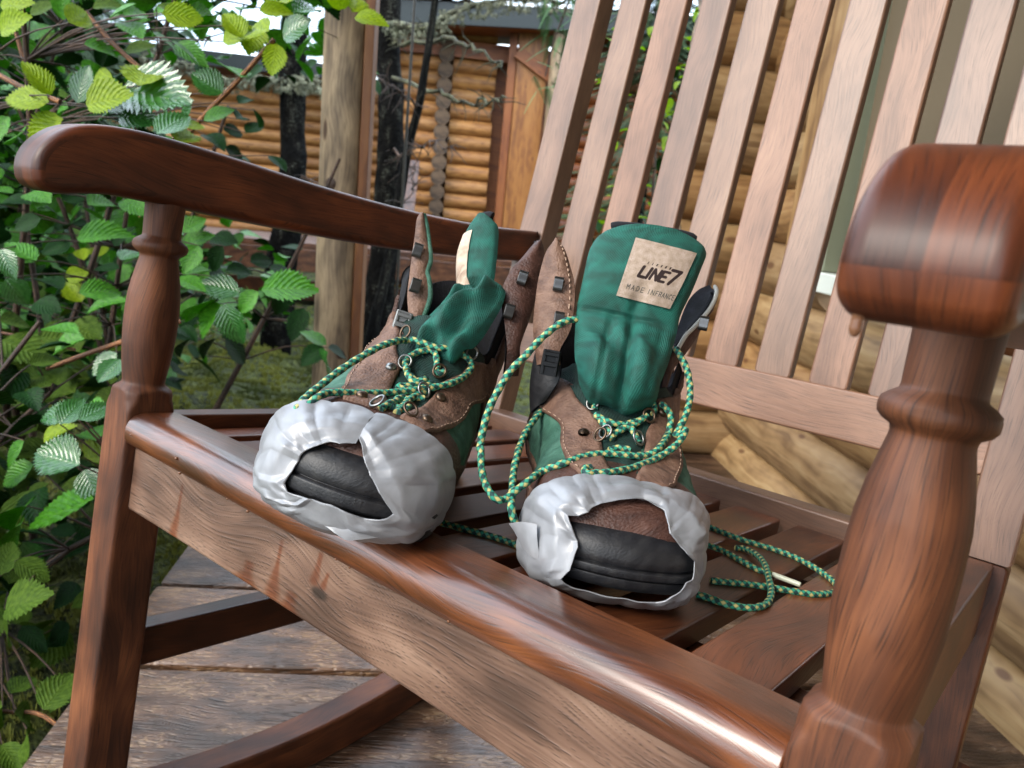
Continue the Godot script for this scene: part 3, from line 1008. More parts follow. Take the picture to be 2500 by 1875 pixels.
func rivet_mesh() -> ArrayMesh:
	var g := GB.new()
	var rows := []
	for q in [[0.0001, 0.0021], [0.0012, 0.0020], [0.0024, 0.0016], [0.0033, 0.0009], [0.0036, 0.0], [0.0036, -0.0015]]:
		var row := []
		for j in 16: row.append(Vector3(cos(TAU * j / 16) * q[0], sin(TAU * j / 16) * q[0], q[1]))
		rows.append(row)
	g.grid(rows, true)
	return g.mesh()

func dring_mesh() -> ArrayMesh:
	var p := []
	for i in 21:
		var a := TAU * i / 20.0
		p.append(Vector3(cos(a) * 0.0041, sin(a) * 0.0050 * (0.75 if sin(a) > 0 else 1.0), 0.0018 * sin(a)))
	return tube(p, 0.00085, 7, null, 1, false).mesh()

func hook_mesh() -> ArrayMesh:
	# a speed hook: a base plate folded over into an open tongue
	var g := GB.new()
	var path := []
	for q in [[0.0045, 0.0004], [-0.002, 0.0005], [-0.0042, 0.0014], [-0.0048, 0.0030], [-0.0040, 0.0044], [-0.002, 0.0050], [0.003, 0.0046], [0.0048, 0.0054]]: path.append(Vector3(0, q[0], q[1]))
	path = smooth(path, 4)
	g.sweep(path, [Vector3.RIGHT], rrect(0.0011, 0.0068, 0.0004, 1), [], Vector2.ZERO)
	return g.mesh()

func clamp_mesh() -> ArrayMesh:
	var g := GB.new()
	for s in [-1.0, 1.0]: bar(Vector3(0.0045 * s, -0.008, 0.002), Vector3(0.0045 * s, 0.008, 0.002), Vector3(0, 0, 1), 0.0022, 0.004, 0.0005, g)
	bar(Vector3(-0.005, 0.006, 0.004), Vector3(0.005, 0.006, 0.004), Vector3(0, 0, 1), 0.003, 0.002, 0.0005, g)
	bar(Vector3(-0.005, -0.001, 0.0045), Vector3(0.005, -0.001, 0.0045), Vector3(0, 0, 1), 0.0035, 0.002, 0.0005, g)
	bar(Vector3(0, -0.009, 0.0005), Vector3(0, 0.009, 0.0005), Vector3(0, 0, 1), 0.0125, 0.002, 0.0008, g)
	return g.mesh()

func tongue(data: Array, folds: Callable, parent: Node) -> MeshInstance3D:
	var q := vecs(data)
	var L := []
	var R := []
	for i in range(0, q.size(), 2):
		L.append(q[i]); R.append(q[i + 1])
	L = smooth(L, 7)
	R = smooth(R, 7)
	var front := []
	var rear := []
	for i in L.size():
		var ax: Vector3 = R[i] - L[i]
		var t: Vector3 = L[mini(i + 1, L.size() - 1)] - L[maxi(i - 1, 0)]
		var n := ax.cross(t).normalized()
		if n.z < 0: n = -n
		var f := []
		var b := []
		for j in 31:
			var s := j / 30.0
			var arch := sqrt(maxf(0, 1 - pow(s * 2 - 1, 2.0)))
			var base: Vector3 = L[i] + ax * s
			var v := i / float(L.size() - 1)
			f.append(base + n * (folds.call(s, v) * arch - 0.003 * (1 - arch)))
			b.append(base - n * (0.003 + 0.006 * arch))
		front.append(f)
		rear.append(b)
	var g := GB.new()
	g.grid(front, false, 1, 1)
	var o := part("tongue", g.mesh(), M.cordura, parent)
	var g2 := GB.new()
	g2.grid(rear)
	part("tongue_lining", g2.mesh(), M.lining, o)
	var rim := []
	for j in 31: rim.append((front[-1][j] + rear[-1][j]) / 2 + Vector3(0, 0.0030, 0.0005))
	part("tongue_binding", tube(rim, 0.0036, 8).mesh(), M.lining, o)
	o.set_meta("front", front)
	return o

func build_boot(which: String, t: Node3D, outer: Array, shift: float):
	# shift: degrees by which the lacing lies to one side
	var A := which == "A"
	part("sole", sole_mesh(), M.rubber, t)
	var full := func(a: float, b: float): return [func(_u): return a, func(_u): return b]
	# cloth body, dark lining in the shaft
	var ba: Array = full.call(-180.0, 180.0)
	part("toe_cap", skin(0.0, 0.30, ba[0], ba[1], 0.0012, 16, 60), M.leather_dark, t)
	part("cloth_body", skin(0.26, 0.62, ba[0], ba[1], 0.0, 24, 60, 0.0012), M.cordura_old, t)
	var gap := func(u: float) -> float: return lerpf(8, 52, smoothstep(0.55, 0.72, u)) 
	part("shaft_lining", skin(0.56, 0.955, func(u): return shift + gap.call(u), func(u): return 360 + shift - gap.call(u), -0.0018, 24, 50, 0.0006, 0.10 if which == "A" else 0.17), M.lining, t)
	# leather: lower sides and heel, shaft
	for s in [-1.0, 1.0]:
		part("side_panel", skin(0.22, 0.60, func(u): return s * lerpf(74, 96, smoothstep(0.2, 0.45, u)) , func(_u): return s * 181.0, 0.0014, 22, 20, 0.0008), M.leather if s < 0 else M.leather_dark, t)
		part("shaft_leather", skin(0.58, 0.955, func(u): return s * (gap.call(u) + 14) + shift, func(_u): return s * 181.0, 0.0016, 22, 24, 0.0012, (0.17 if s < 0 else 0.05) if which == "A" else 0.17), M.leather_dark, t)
		# eyestays with their curled lower ends
		var fr := func(u: float) -> float: return shift + s * lerp_table([[0.22, 5.0], [0.32, 9.0], [0.44, 12.0], [0.55, 26.0], [0.72, 60.0]], u)
		var ou := func(u: float) -> float: return shift + s * lerp_table([[0.22, 26.0], [0.27, 33.0], [0.45, 45.0], [0.58, 64.0], [0.72, 96.0]], u)
		part("eyestay", skin(0.22, 0.72, fr, ou, 0.0030, 30, 10, 0.0008), M.leather, t)
		# seam along the eyestay
		var st := GB.new()
		for k in 26:
			var u := 0.24 + k * 0.018
			var v: float = lerpf(ou.call(u), fr.call(u), 0.10)
			var v2: float = lerpf(ou.call(u + 0.009), fr.call(u + 0.009), 0.10)
			tube([body(u, v, 0.0033), body(u + 0.0045, (v + v2) / 2, 0.0038), body(u + 0.009, v2, 0.0033)], 0.00035, 4, st, 1, false)
		part("stitching", st.mesh(), M.thread, t)
	# the gusset that shows between the eyestays
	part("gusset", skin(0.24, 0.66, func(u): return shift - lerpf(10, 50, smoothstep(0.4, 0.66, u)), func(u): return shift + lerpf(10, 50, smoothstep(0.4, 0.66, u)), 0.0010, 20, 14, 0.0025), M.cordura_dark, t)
	var ta := part("duct_tape", tape_mesh(outer, HOLE_A if A else HOLE_B, 3.0 if A else 40.0, 5.0 if A else -165.0, 118.0 if A else -70.0, 1.12 if A else 1.03), M.tape, t)
	for d in ([TAB_A1] if A else [TAB_B1]):
		part("torn_tape", sheet(vecs(d), 3, 0.0003).mesh(), M.tape, ta)

func build_boots():
	wn = noise(5)
	wn.fractal_type = FastNoiseLite.FRACTAL_FBM
	wn.fractal_octaves = 2
	var a := thing("hiking_boot", "worn green and brown hiking boot nearer the far armrest, silver tape on its toe", "boot", chair_xf * boot_a, "pair of taped hiking boots")
	build_boot("A", a, [[-180, 0.25], [-100, 0.215], [-57, 0.185], [-27, 0.19], [-3, 0.20], [27, 0.215], [66, 0.235], [102, 0.28], [180, 0.25]], 8.0)
	var tg := tongue(TONGUE_A, func(s: float, v: float) -> float:
		var low := smoothstep(0.62, 0.42, v)
		var h := 0.005 + low * 0.011 * sin(clampf(v / 0.5, 0, 1) * PI) 
		h += low * 0.0062 * sin(s * 10.0 - v * 15.0 + 0.6) * smoothstep(0, 0.12, v)
		h += low * 0.0024 * sin(s * 21.0 + v * 12.0)
		h -= 0.006 * exp(-pow((v - 0.52) / 0.035, 2.0))
		return h + 0.0006 * wn.get_noise_2d(s * 9, v * 30), a)
	var fa: Array = tg.get_meta("front")
	tg.remove_meta("front")
	var lab := []
	for i in range(38, 65):
		var row := []
		for j in range(1, 13): row.append(fa[i][j] + Vector3(-0.6, 0.1, 0.5).normalized() * 0.0011)
		lab.append(row)
	var gl := GB.new()
	gl.grid(lab)
	part("cloth_label", gl.mesh(), M.label_plain, tg)
	var f1 := flap(FLAP_A1, 0.005, 0.003, M.leather, M.lining, "ankle_flap", a, 0, M.cordura_old)
	var f2 := flap(FLAP_A2, 0.006, 0.004, M.leather_dark, M.lining, "ankle_flap", a)
	hardware(a, [f1, f1, f2, f2], HOOKS_A, CLAMP_A, RINGS_A, RIVETS_A)
	laces(a, [LACE_A1, LACE_A2, LACE_A3, LACE_A4, LACE_A5, LACE_A6])
	var b := thing("hiking_boot", "worn green and brown hiking boot whose tongue shows a square cream label", "boot", chair_xf * boot_b, "pair of taped hiking boots")
	splay = 0.0105
	spring = 0.0150
	build_boot("B", b, [[-180, 0.25], [-96, 0.225], [-39, 0.20], [-6, 0.222], [15, 0.235], [60, 0.272], [90, 0.28], [180, 0.25]], 0.0)
	var tb := tongue(TONGUE_B, func(s: float, v: float) -> float:
		var low := smoothstep(0.46, 0.34, v)
		var h := 0.006 + 0.009 * low * sin(clampf(v / 0.42, 0, 1) * PI)
		h += low * 0.006 * (exp(-pow((s - 0.22) / 0.13, 2.0)) + exp(-pow((s - 0.68) / 0.16, 2.0))) * exp(-pow((v - 0.10) / 0.10, 2.0))
		h -= low * smoothstep(0.05, 0.2, v) * (0.0036 * exp(-pow((s - 0.24 - v * 0.3) / 0.03, 2.0)) + 0.0078 * exp(-pow((s - 0.60 + v * 0.12) / 0.05, 2.0)) + 0.0028 * exp(-pow((s - 0.86) / 0.03, 2.0)))
		h += low * 0.0042 * sin(s * 11 + v * 24) * smoothstep(0.10, 0.22, v) * smoothstep(0.38, 0.28, v)
		h -= 0.0045 * exp(-pow((v - 0.405) / 0.014, 2.0))
		h += 0.0045 * smoothstep(0.42, 0.6, v) - 0.004 * exp(-pow((s - 0.55) / 0.06, 2.0)) * smoothstep(0.66, 0.5, v) * smoothstep(0.40, 0.46, v)
		return h + 0.0006 * wn.get_noise_2d(s * 9, v * 30), b)
	var fb: Array = tb.get_meta("front")
	tb.remove_meta("front")
	# the label lies on the tongue: each of its points sits on the cloth below it
	var lq := vecs(LABEL_B)
	var lrows := []
	var luv := []
	for i in 21:
		var row := []
		var uv := []
		for j in 21:
			var u := j / 20.0
			var v := i / 20.0
			var p: Vector3 = (lq[0] * (1 - u) + lq[1] * u) * (1 - v) + (lq[3] * (1 - u) + lq[2] * u) * v
			var best := 1e9
			var zz := p.z
			for r in fb:
				for c in r:
					var d := Vector2(c.x - p.x, c.y - p.y).length_squared()
					if d < best: best = d; zz = c.z
			row.append(Vector3(p.x, p.y, zz))
			uv.append(Vector2(u, v))
		lrows.append(row)
		luv.append(uv)
	for k in 3:
		var cp := lrows.duplicate(true)
		for i in range(1, 20):
			for j in range(1, 20): lrows[i][j].z = (cp[i - 1][j].z + cp[i + 1][j].z + cp[i][j - 1].z + cp[i][j + 1].z) / 4
	for r in lrows:
		for j in r.size(): r[j].z += 0.0016
	var lg := GB.new()
	lg.grid(lrows, false, 1, 1, Vector2.ZERO, false, luv)
	part("cloth_label", lg.mesh(), M.label, tb)
	var g1 := flap(FLAP_B1, 0.006, 0.005, M.leather, M.lining, "ankle_flap", b)
	var g2 := flap(FLAP_B2, 0.006, 0.002, M.leather_dark, M.lining, "ankle_flap", b)
	flap(STRAP_B, 0.005, 0.003, M.rubber, M.lining, "ankle_strap", b)
	var li := flap(LINING_B, 0.004, -0.004, M.lining, M.leather_dark, "collar", b, 0, M.piping)
	var st := GB.new()
	var fq := vecs(FLAP_B1)
	var edge := []
	for i in range(3, fq.size() / 2): edge.append(fq[i * 2 + 1].lerp(fq[i * 2], 0.12) + Vector3(0, 0, 0.0035))
	edge = smooth(edge, 6)
	for i in range(0, edge.size() - 1, 2): tube([edge[i], edge[i + 1]], 0.0005, 4, st)
	part("stitching", st.mesh(), M.thread, g1)
	hardware(b, [g1, g1, g2], HOOKS_B, CLAMP_B, RINGS_B, RIVETS_B)
	laces(b, [LACE_B1, LACE_B2, LACE_B3, LACE_B4, LACE_B5, LACE_B6, LACE_B7, LACE_B8, LACE_B9, LACE_B10, LACE_B11, LACE_B12, LACE_B13, LACE_B14])
	var ag := vecs(AGLET)
	part("aglet", tube([ag[0], ag[0].lerp(ag[1], 0.04), ag[0].lerp(ag[1], 0.96), ag[1]], [0.0016, 0.0020, 0.0019, 0.0014], 10).mesh(), M.aglet, b)

func hardware(t: Node3D, flaps: Array, hooks: Array, cl: Array, rings: Array, rivets: Array):
	var hm := hook_mesh()
	var q := vecs(hooks)
	for i in q.size() / 2: part("lace_hook", hm, M.hook_steel, flaps[i], facing(q[i * 2], q[i * 2 + 1] + Vector3(0.1 * (i % 2), 0.1, 0)))
	q = vecs(cl)
	part("lace_clamp", clamp_mesh(), M.steel if hooks.size() > 18 else M.black_metal, t, facing(q[0], q[1]))
	var rm := dring_mesh()
	q = vecs(rings)
	for i in q.size() / 2: part("lace_ring", rm, M.brass if i % 2 else M.steel, t, facing(q[i * 2], q[i * 2 + 1] + Vector3(sin(i * 2.1) * 0.4, 0, 0.2), Vector3(sin(i * 1.3) * 0.5, 1, 0)))
	var vm := rivet_mesh()
	q = vecs(rivets)
	for i in q.size() / 2: part("rivet", vm, M.steel if i == 0 else M.brass, t, facing(q[i * 2] + q[i * 2 + 1] * 0.001, q[i * 2 + 1]))

func laces(t: Node3D, ls: Array):
	for l in ls:
		var p := smooth(vecs(l), 5)
		var rr := []
		for i in p.size(): rr.append(0.0023 + 0.0002 * sin(i * 1.7))
		part("lace", tube(p, rr, 12, null, 1.0).mesh(), M.lace, t)

# ------------------------------------------------------------------ the porch
func log_mesh(a: Vector3, b: Vector3, r: float, sd: float, n := 18) -> ArrayMesh:
	var pts := []
	var rr := []
	var k := maxi(3, int((b - a).length() / 0.25))
	for i in k + 1:
		pts.append(a.lerp(b, i / float(k)))
		rr.append(r * (1 + 0.012 * sin(i * 1.9 + sd)))
	var g := GB.new()
	var t := (b - a).normalized()
	var up := Vector3.UP
	var side := t.cross(up).normalized()
	var P := []
	var uvs := []
	var o := Vector2(sd * 1.37, sd * 0.61)
	for i in pts.size():
		var row := []
		var uv := []
		for j in n: row.append(pts[i] + (side * cos(TAU * j / n) + up * sin(TAU * j / n)) * rr[i])
		for j in n + 1: uv.append(Vector2((pts[i] - a).length(), j * TAU * r / n) + o)
		P.append(row)
		uvs.append(uv)
	g.grid(P, true, 1, 1, Vector2.ZERO, true, uvs)
	g.fan(P[0], -t)
	g.fan(P[-1], t)
	return g.mesh()

func box(c: Vector3, s: Vector3, r := 0.003) -> ArrayMesh:
	if s.x >= s.z: return bar(c - Vector3(s.x / 2, 0, 0), c + Vector3(s.x / 2, 0, 0), Vector3.UP, s.z, s.y, r)
	return bar(c - Vector3(0, 0, s.z / 2), c + Vector3(0, 0, s.z / 2), Vector3.UP, s.x, s.y, r)

func post_box(c: Vector3, s: Vector3, r := 0.003) -> ArrayMesh:
	return bar(c - Vector3(0, s.y / 2, 0), c + Vector3(0, s.y / 2, 0), Vector3(0, 0, 1), s.x, s.z, r)

func build_porch():
	var dk := thing("porch_deck", "dark wet plank deck under the rocking chair", "deck")
	dk.set_meta("kind", "structure")
	var mats := [M.deck, M.deck2, M.deck3]
	for i in range(-6, 16):
		var z0 := -0.506 + 0.2215 * i + 0.0065
		var z1 := z0 + 0.2085
		if z0 < -1.9: continue
		part("plank", bar(Vector3(-0.379 + rng.randf_range(-0.003, 0.003), -0.02, (z0 + z1) / 2), Vector3(0.93, -0.02, (z0 + z1) / 2), Vector3.UP, z1 - z0, 0.04, 0.004), mats[(i + 12) % 3], dk)
	for x in [-0.33, 0.25, 0.8]: part("joist", box(Vector3(x, -0.13, 0.1), Vector3(0.05, 0.17, 3.9)), M.deck2, dk)
	# the cabin
	var c := thing("log_cabin", "honey coloured log cabin wall with a white framed window right behind the rocking chair", "log cabin")
	var lm := [M.log, M.log2, M.log3]
	var wz0 := -1.165
	var wz1 := 1.6
	for i in 20:
		var y := 0.0085 + 0.135 * i
		var cut := y > 0.47 and y < 1.95
		if cut:
			part("log", log_mesh(Vector3(0.925, y, -1.66), Vector3(0.925, y, wz0 - 0.01), 0.0755, i * 1.7), lm[i % 3], c)
			part("log", log_mesh(Vector3(0.925, y, wz1 + 0.05), Vector3(0.925, y, 6.0), 0.0755, i * 2.3), lm[(i + 1) % 3], c)
		else: part("log", log_mesh(Vector3(0.925, y, -1.66), Vector3(0.925, y, 6.0), 0.0755, i * 1.7), lm[i % 3], c)
		var y2 := 0.059 + 0.132 * i
		var lg := part("log_end", log_mesh(Vector3(0.672 + rng.randf_range(-0.008, 0.008), y2, -1.655), Vector3(2.2, y2, -1.655), 0.0735, i * 0.9 + 4), lm[(i * 2 + 1) % 3], c)
		var cap := GB.new()
		var ring := []
		var jx := rng.randf_range(0.0, 0.004)
		for j in 18: ring.append(Vector3(0.662 - jx, y2 + sin(TAU * j / 18) * 0.0725, -1.655 + cos(TAU * j / 18) * 0.0725))
		cap.fan(ring, Vector3.LEFT)
		part("end_grain", cap.mesh(), M.log_end, lg)
	# inner wall so that no light leaks between the logs
	part("wall_core", box(Vector3(1.0, 0.25, 2.2), Vector3(0.06, 0.5, 7.6)), M.pine_dark, c)
	part("wall_core", box(Vector3(1.0, 2.28, 2.2), Vector3(0.06, 0.7, 7.6)), M.pine_dark, c)
	part("wall_core", post_box(Vector3(1.0, 1.21, -1.40), Vector3(0.06, 1.42, 0.44)), M.pine_dark, c)
	part("wall_core", post_box(Vector3(1.0, 1.21, 3.85), Vector3(0.06, 1.42, 4.4)), M.pine_dark, c)
	for i in 20:   # the wing that closes the porch on the photographer's right
		part("log", log_mesh(Vector3(-0.30, 0.06 + 0.132 * i, 2.9), Vector3(1.0, 0.06 + 0.132 * i, 2.9), 0.0735, i * 2.1), lm[i % 3], c)
	part("wall_core", box(Vector3(0.35, 1.3, 2.97), Vector3(1.3, 2.6, 0.06)), M.pine_dark, c)
	part("window_casing", post_box(Vector3(0.857, 1.28, -1.262), Vector3(0.03, 1.40, 0.155), 0.004), M.log_flat, c)
	part("window_casing", box(Vector3(0.857, 2.03, 0.2), Vector3(0.03, 0.13, 3.07), 0.004), M.log_flat, c)
	var w := part("window", box(Vector3(0.872, 0.5475, 0.215), Vector3(0.075, 0.043, 2.78), 0.004), M.vinyl, c)
	part("frame", post_box(Vector3(0.868, 1.26, -1.1555), Vector3(0.05, 1.378, 0.032), 0.003), M.vinyl_old, w)
	part("frame", box(Vector3(0.868, 1.935, 0.215), Vector3(0.05, 0.04, 2.70), 0.003), M.vinyl, w)
	part("frame", post_box(Vector3(0.868, 1.24, 0.35), Vector3(0.05, 1.33, 0.05), 0.003), M.vinyl, w)
	part("pane", box(Vector3(0.886, 1.24, 0.215), Vector3(0.004, 1.34, 2.70), 0.001), M.glass, w)
	part("curtain", box(Vector3(0.93, 1.24, 0.215), Vector3(0.01, 1.36, 2.72), 0.001), M.curtain, w)
	part("insect_screen", box(Vector3(0.878, 1.24, 0.215), Vector3(0.003, 1.33, 2.68), 0.001), M.screen, w)
	# the porch roof over it all: boards on rafters
	var rf := part("porch_roof", box(Vector3(0.42, 2.62, 1.9), Vector3(2.3, 0.05, 8.2)), M.pine_dark, c)
	for k in 14: part("rafter", box(Vector3(0.30, 2.53, -1.9 + k * 0.55), Vector3(1.9, 0.13, 0.05)), M.pine_dark, rf)
	part("porch_beam", box(Vector3(-0.235, 2.38, 1.9), Vector3(0.15, 0.16, 8.2), 0.01), M.grey, c)
	# the post that carries the porch beam: a round log with a flat sawn strip on its right
	var p := thing("porch_post", "round grey weathered porch post with a flat orange sawn side", "post", Transform3D(Basis(), Vector3(-0.235, -0.25, -1.69)))
	var rows := []
	var uvs := []
	for i in 14:
		var y := lerpf(0, 2.55, i / 13.0)
		var row := []
		var uv := []
		for j in 40:
			var a := TAU * j / 40
			var r := 0.0665 * (1 + 0.012 * sin(y * 2.1 + a) + 0.006 * sin(a * 3 + y * 5))
			var x := minf(cos(a) * r, 0.040)
			row.append(Vector3(x, y, sin(a) * r))
		for j in 41: uv.append(Vector2(y * 0.8 + 0.37, j / 40.0 * 0.42))
		rows.append(row)
		uvs.append(uv)
	var g := GB.new()
	g.grid(rows, true, 1, 1, Vector2.ZERO, false, uvs)
	part("trunk", g.mesh(), M.grey, p)
	part("sawn_side", post_box(Vector3(0.0535, 1.275, 0.006), Vector3(0.024, 2.55, 0.098), 0.003), M.post_side, p)
	for k in [[0.906, -0.026], [0.46, 0.018]]:
		var kr := []
		for q in [[0.0, 0.003], [0.6, 0.004], [1.0, 0.002], [1.5, 0.0], [1.9, -0.003]]:
			var row := []
			for j in 14:
				var a := TAU * j / 14
				var x: float = k[1] + cos(a) * 0.0078 * q[0]
				row.append(Vector3(x, k[0] + sin(a) * 0.009 * q[0], sqrt(maxf(0.0, 0.0668 * 0.0668 - x * x)) + q[1] * 0.5))
			kr.append(row)
		var gk := GB.new()
		gk.grid(kr, true)
		part("knot", gk.mesh(), M.stain_dark, p)
	var rod := thing("metal_rod", "thin grey metal rod hanging beside the porch post", "rod", Transform3D(Basis(), Vector3(-0.106, 0.23, -2.17)))
	part("shaft", tube([Vector3(0.02, 0.012, 0), Vector3(0.012, 0.0, 0), Vector3(0.003, 0.006, 0), Vector3(0, 0.03, 0), Vector3(0.0, 0.5, 0), Vector3(0.004, 1.9, 0)], 0.0045, 8).mesh(), M.metal_rod, rod)

func build_far_cabin():
	var c := thing("log_cabin", "distant second log cabin with a dark green eave behind the trees", "log cabin")
	var lm := [M.far1, M.far2, M.far3]
	for i in 22:
		var y := -0.42 + 0.132 * i
		if y < 1.75: part("log", log_mesh(Vector3(-5.2, y, -8.95), Vector3(-0.42, y, -8.95), 0.073, i * 1.3, 12), lm[i % 3], c)
		part("log", log_mesh(Vector3(-0.46, y, -6.98), Vector3(-0.06, y, -6.98), 0.073, i * 0.7 + 2, 12), lm[(i + 1) % 3], c)
		part("log", log_mesh(Vector3(-0.05, y + 0.066, -7.6), Vector3(-0.05, y + 0.066, -6.84), 0.070, i * 0.9 + 5, 12), M.far_end, c)
		part("log_end", log_mesh(Vector3(0.02, y, -6.98), Vector3(0.40 + rng.randf_range(-0.015, 0.015), y, -6.97), 0.072, i * 1.9, 12), lm[(i + 2) % 3], c)
		part("log", log_mesh(Vector3(1.0, y, -7.05), Vector3(3.6, y, -7.05), 0.073, i * 1.1 + 3, 12), M.far_dark, c)
	part("wall_core", box(Vector3(-2.9, 0.6, -9.06), Vector3(4.9, 2.6, 0.06)), M.pine_dark, c)
	part("wall_core", box(Vector3(1.6, 0.6, -7.12), Vector3(4.1, 2.9, 0.06)), M.pine_dark, c)
	part("corner_board", post_box(Vector3(-0.50, 0.6, -6.90), Vector3(0.075, 2.6, 0.09)), M.far3, c)
	part("door_board", post_box(Vector3(0.525, 0.75, -6.72), Vector3(0.07, 2.9, 0.05)), M.pine_dark, c)
	part("door_board", post_box(Vector3(0.70, 0.75, -6.70), Vector3(0.265, 2.9, 0.05)), M.far_door, c)
	var br := bar(Vector3(0.56, 1.94, -6.655), Vector3(0.95, 1.72, -6.655), Vector3(0, 0, 1), 0.10, 0.04)
	part("knee_brace", br, M.pine_dark, c)
	part("porch_post", tube([Vector3(0.895, -0.5, -6.55), Vector3(0.895, 2.1, -6.55)], 0.055, 14, null, 1).mesh(), M.grey, c)
	part("door_latch", box(Vector3(0.815, 0.79, -6.66), Vector3(0.02, 0.035, 0.03)), M.black_metal, c)
	part("leaning_board", bar(Vector3(-0.30, -0.1, -6.2), Vector3(-0.27, 0.95, -6.75), Vector3(0, 0, 1), 0.10, 0.03), M.porch_red, c)
	# eave and metal roof
	part("fascia", bar(Vector3(-0.95, 2.08, -6.45), Vector3(3.6, 2.36, -6.45), Vector3.UP, 0.03, 0.17), M.fascia, c)
	part("soffit", bar(Vector3(-0.95, 2.02, -6.85), Vector3(3.6, 2.30, -6.85), Vector3.UP, 0.75, 0.03), M.pine_dark, c)
	part("beam", box(Vector3(1.3, 1.95, -6.93), Vector3(4.6, 0.14, 0.12)), M.pine_dark, c)
	var g := GB.new()
	var rows := []
	for i in 2:
		var row := []
		for j in 113:
			var x := lerpf(-1.0, 3.6, j / 112.0)
			var h: float = [0.0, 0.0, 0.018, 0.018][j % 4]
			row.append(Vector3(x, 2.17 + (x + 0.95) * 0.0615 + i * 1.9 + h, -6.40 - i * 4.2))
		rows.append(row)
	g.grid(rows)
	part("metal_roof", g.mesh(), M.roof, c)
	var g2 := GB.new()
	g2.grid([[Vector3(-5.4, 1.95, -8.55), Vector3(-1.0, 1.95, -8.55)], [Vector3(-5.4, 3.0, -10.8), Vector3(-1.0, 3.0, -10.8)]])
	part("metal_roof", g2.mesh(), M.roof, c)
	part("fascia", box(Vector3(-3.2, 1.86, -8.5), Vector3(4.4, 0.15, 0.03)), M.fascia, c)
	# its low porch floor: red boards stepping down
	var pf := thing("porch_floor", "wet reddish plank floor of the distant cabin's porch", "porch floor")
	for i in 6: part("plank", bar(Vector3(-3.2, 0.245 - 0.02, -5.35 - 0.155 * i), Vector3(3.4, 0.245 - 0.02, -5.35 - 0.155 * i), Vector3.UP, 0.145, 0.04), M.porch_red, pf)
	part("edge_board", box(Vector3(0.1, 0.12, -5.26), Vector3(6.6, 0.16, 0.03)), M.porch_red, pf)
	part("edge_board", box(Vector3(0.1, -0.10, -5.30), Vector3(6.6, 0.14, 0.03)), M.red_dark, pf)

# ------------------------------------------------------------------ plants and ground
func ground_h(x: float, z: float) -> float:
	var h := -0.30 + 0.10 * smoothstep(-1.5, -6.0, z)
	h += 0.14 * exp(-(pow(x + 0.75, 2.0) * 2.0 + pow(z + 2.7, 2.0) * 1.3))
	h += 0.05 * gn.get_noise_2d(x * 1.6, z * 1.6) + 0.025 * gn.get_noise_2d(x * 6, z * 6)
	if x > -0.36: h = lerpf(h, minf(h, -0.28), smoothstep(-0.36, -0.30, x) * smoothstep(-2.0, -1.8, z))
	return h

var gn: FastNoiseLite
func build_ground():
	gn = noise(14)
	var g := GB.new()
	var rows := []
	var xs := []
	var zs := []
	for i in 150: xs.append(-7.0 + i * 0.08)
	for i in 150: zs.append(-9.0 + i * 0.08)
	xs.push_front(-20.0); xs.push_front(-300.0); xs.append(20.0); xs.append(300.0)
	zs.push_front(-25.0); zs.push_front(-300.0); zs.append(20.0); zs.append(300.0)
	for z in zs:
		var row := []
		for x in xs: row.append(Vector3(x, ground_h(x, z), z))
		rows.append(row)
	g.grid(rows, false, 1, 1)
	for i in g.U.size(): g.U[i] = Vector2(g.V[i].x, g.V[i].z)
	var o := part("ground", g.mesh(), M.soil, self)
	tag(o, "mossy forest floor beside the deck", "ground", "", "structure")
	# moss: tiny upright shoots
	var tg := GB.new()
	for k in 9:
		var a := k * 2.4
		var r := 0.4 + 0.12 * (k % 4)
		var b := Vector3(cos(a) * 0.3, 0, sin(a) * 0.3)
		var tip := b * (1.4 + 0.3 * (k % 3)) + Vector3(0, 0.6 + 0.1 * (k % 5), 0)
		var w := Vector3(-sin(a), 0, cos(a)) * 0.12
		var n := (tip - b).cross(w).normalized()
		var i0 := tg.vert(b - w, n)
		var i1 := tg.vert(b + w, n)
		var i2 := tg.vert(tip, n)
		tg.tri(i0, i1, i2)
	moss_tuft = tg.mesh()
	var xf := []
	var cl := []
	for i in 26000:
		var x := rng.randf_range(-1.7, -0.2)
		var z := rng.randf_range(-3.9, -0.2)
		if i % 3 == 0: x = rng.randf_range(-3.0, 1.2); z = rng.randf_range(-5.2, -1.9)
		if x > -0.40 and z > -1.95: continue
		var s := rng.randf_range(0.010, 0.024)
		xf.append(Transform3D(Basis(Vector3.UP, rng.randf() * TAU).scaled(Vector3(s, s * rng.randf_range(0.7, 1.4), s)), Vector3(x, ground_h(x, z) - 0.002, z)))
		var t := clampf(0.5 + gn.get_noise_2d(x * 3 + 40, z * 3) * 0.9 + rng.randf_range(-0.2, 0.2), 0, 1)
		cl.append(Color(0.055, 0.075, 0.012).lerp(Color(0.20, 0.21, 0.03), t))
	tag(many("moss", moss_tuft, M.vertex, self, xf, cl), "yellow-green moss carpet below the deck and the porch post", "moss", "", "stuff")

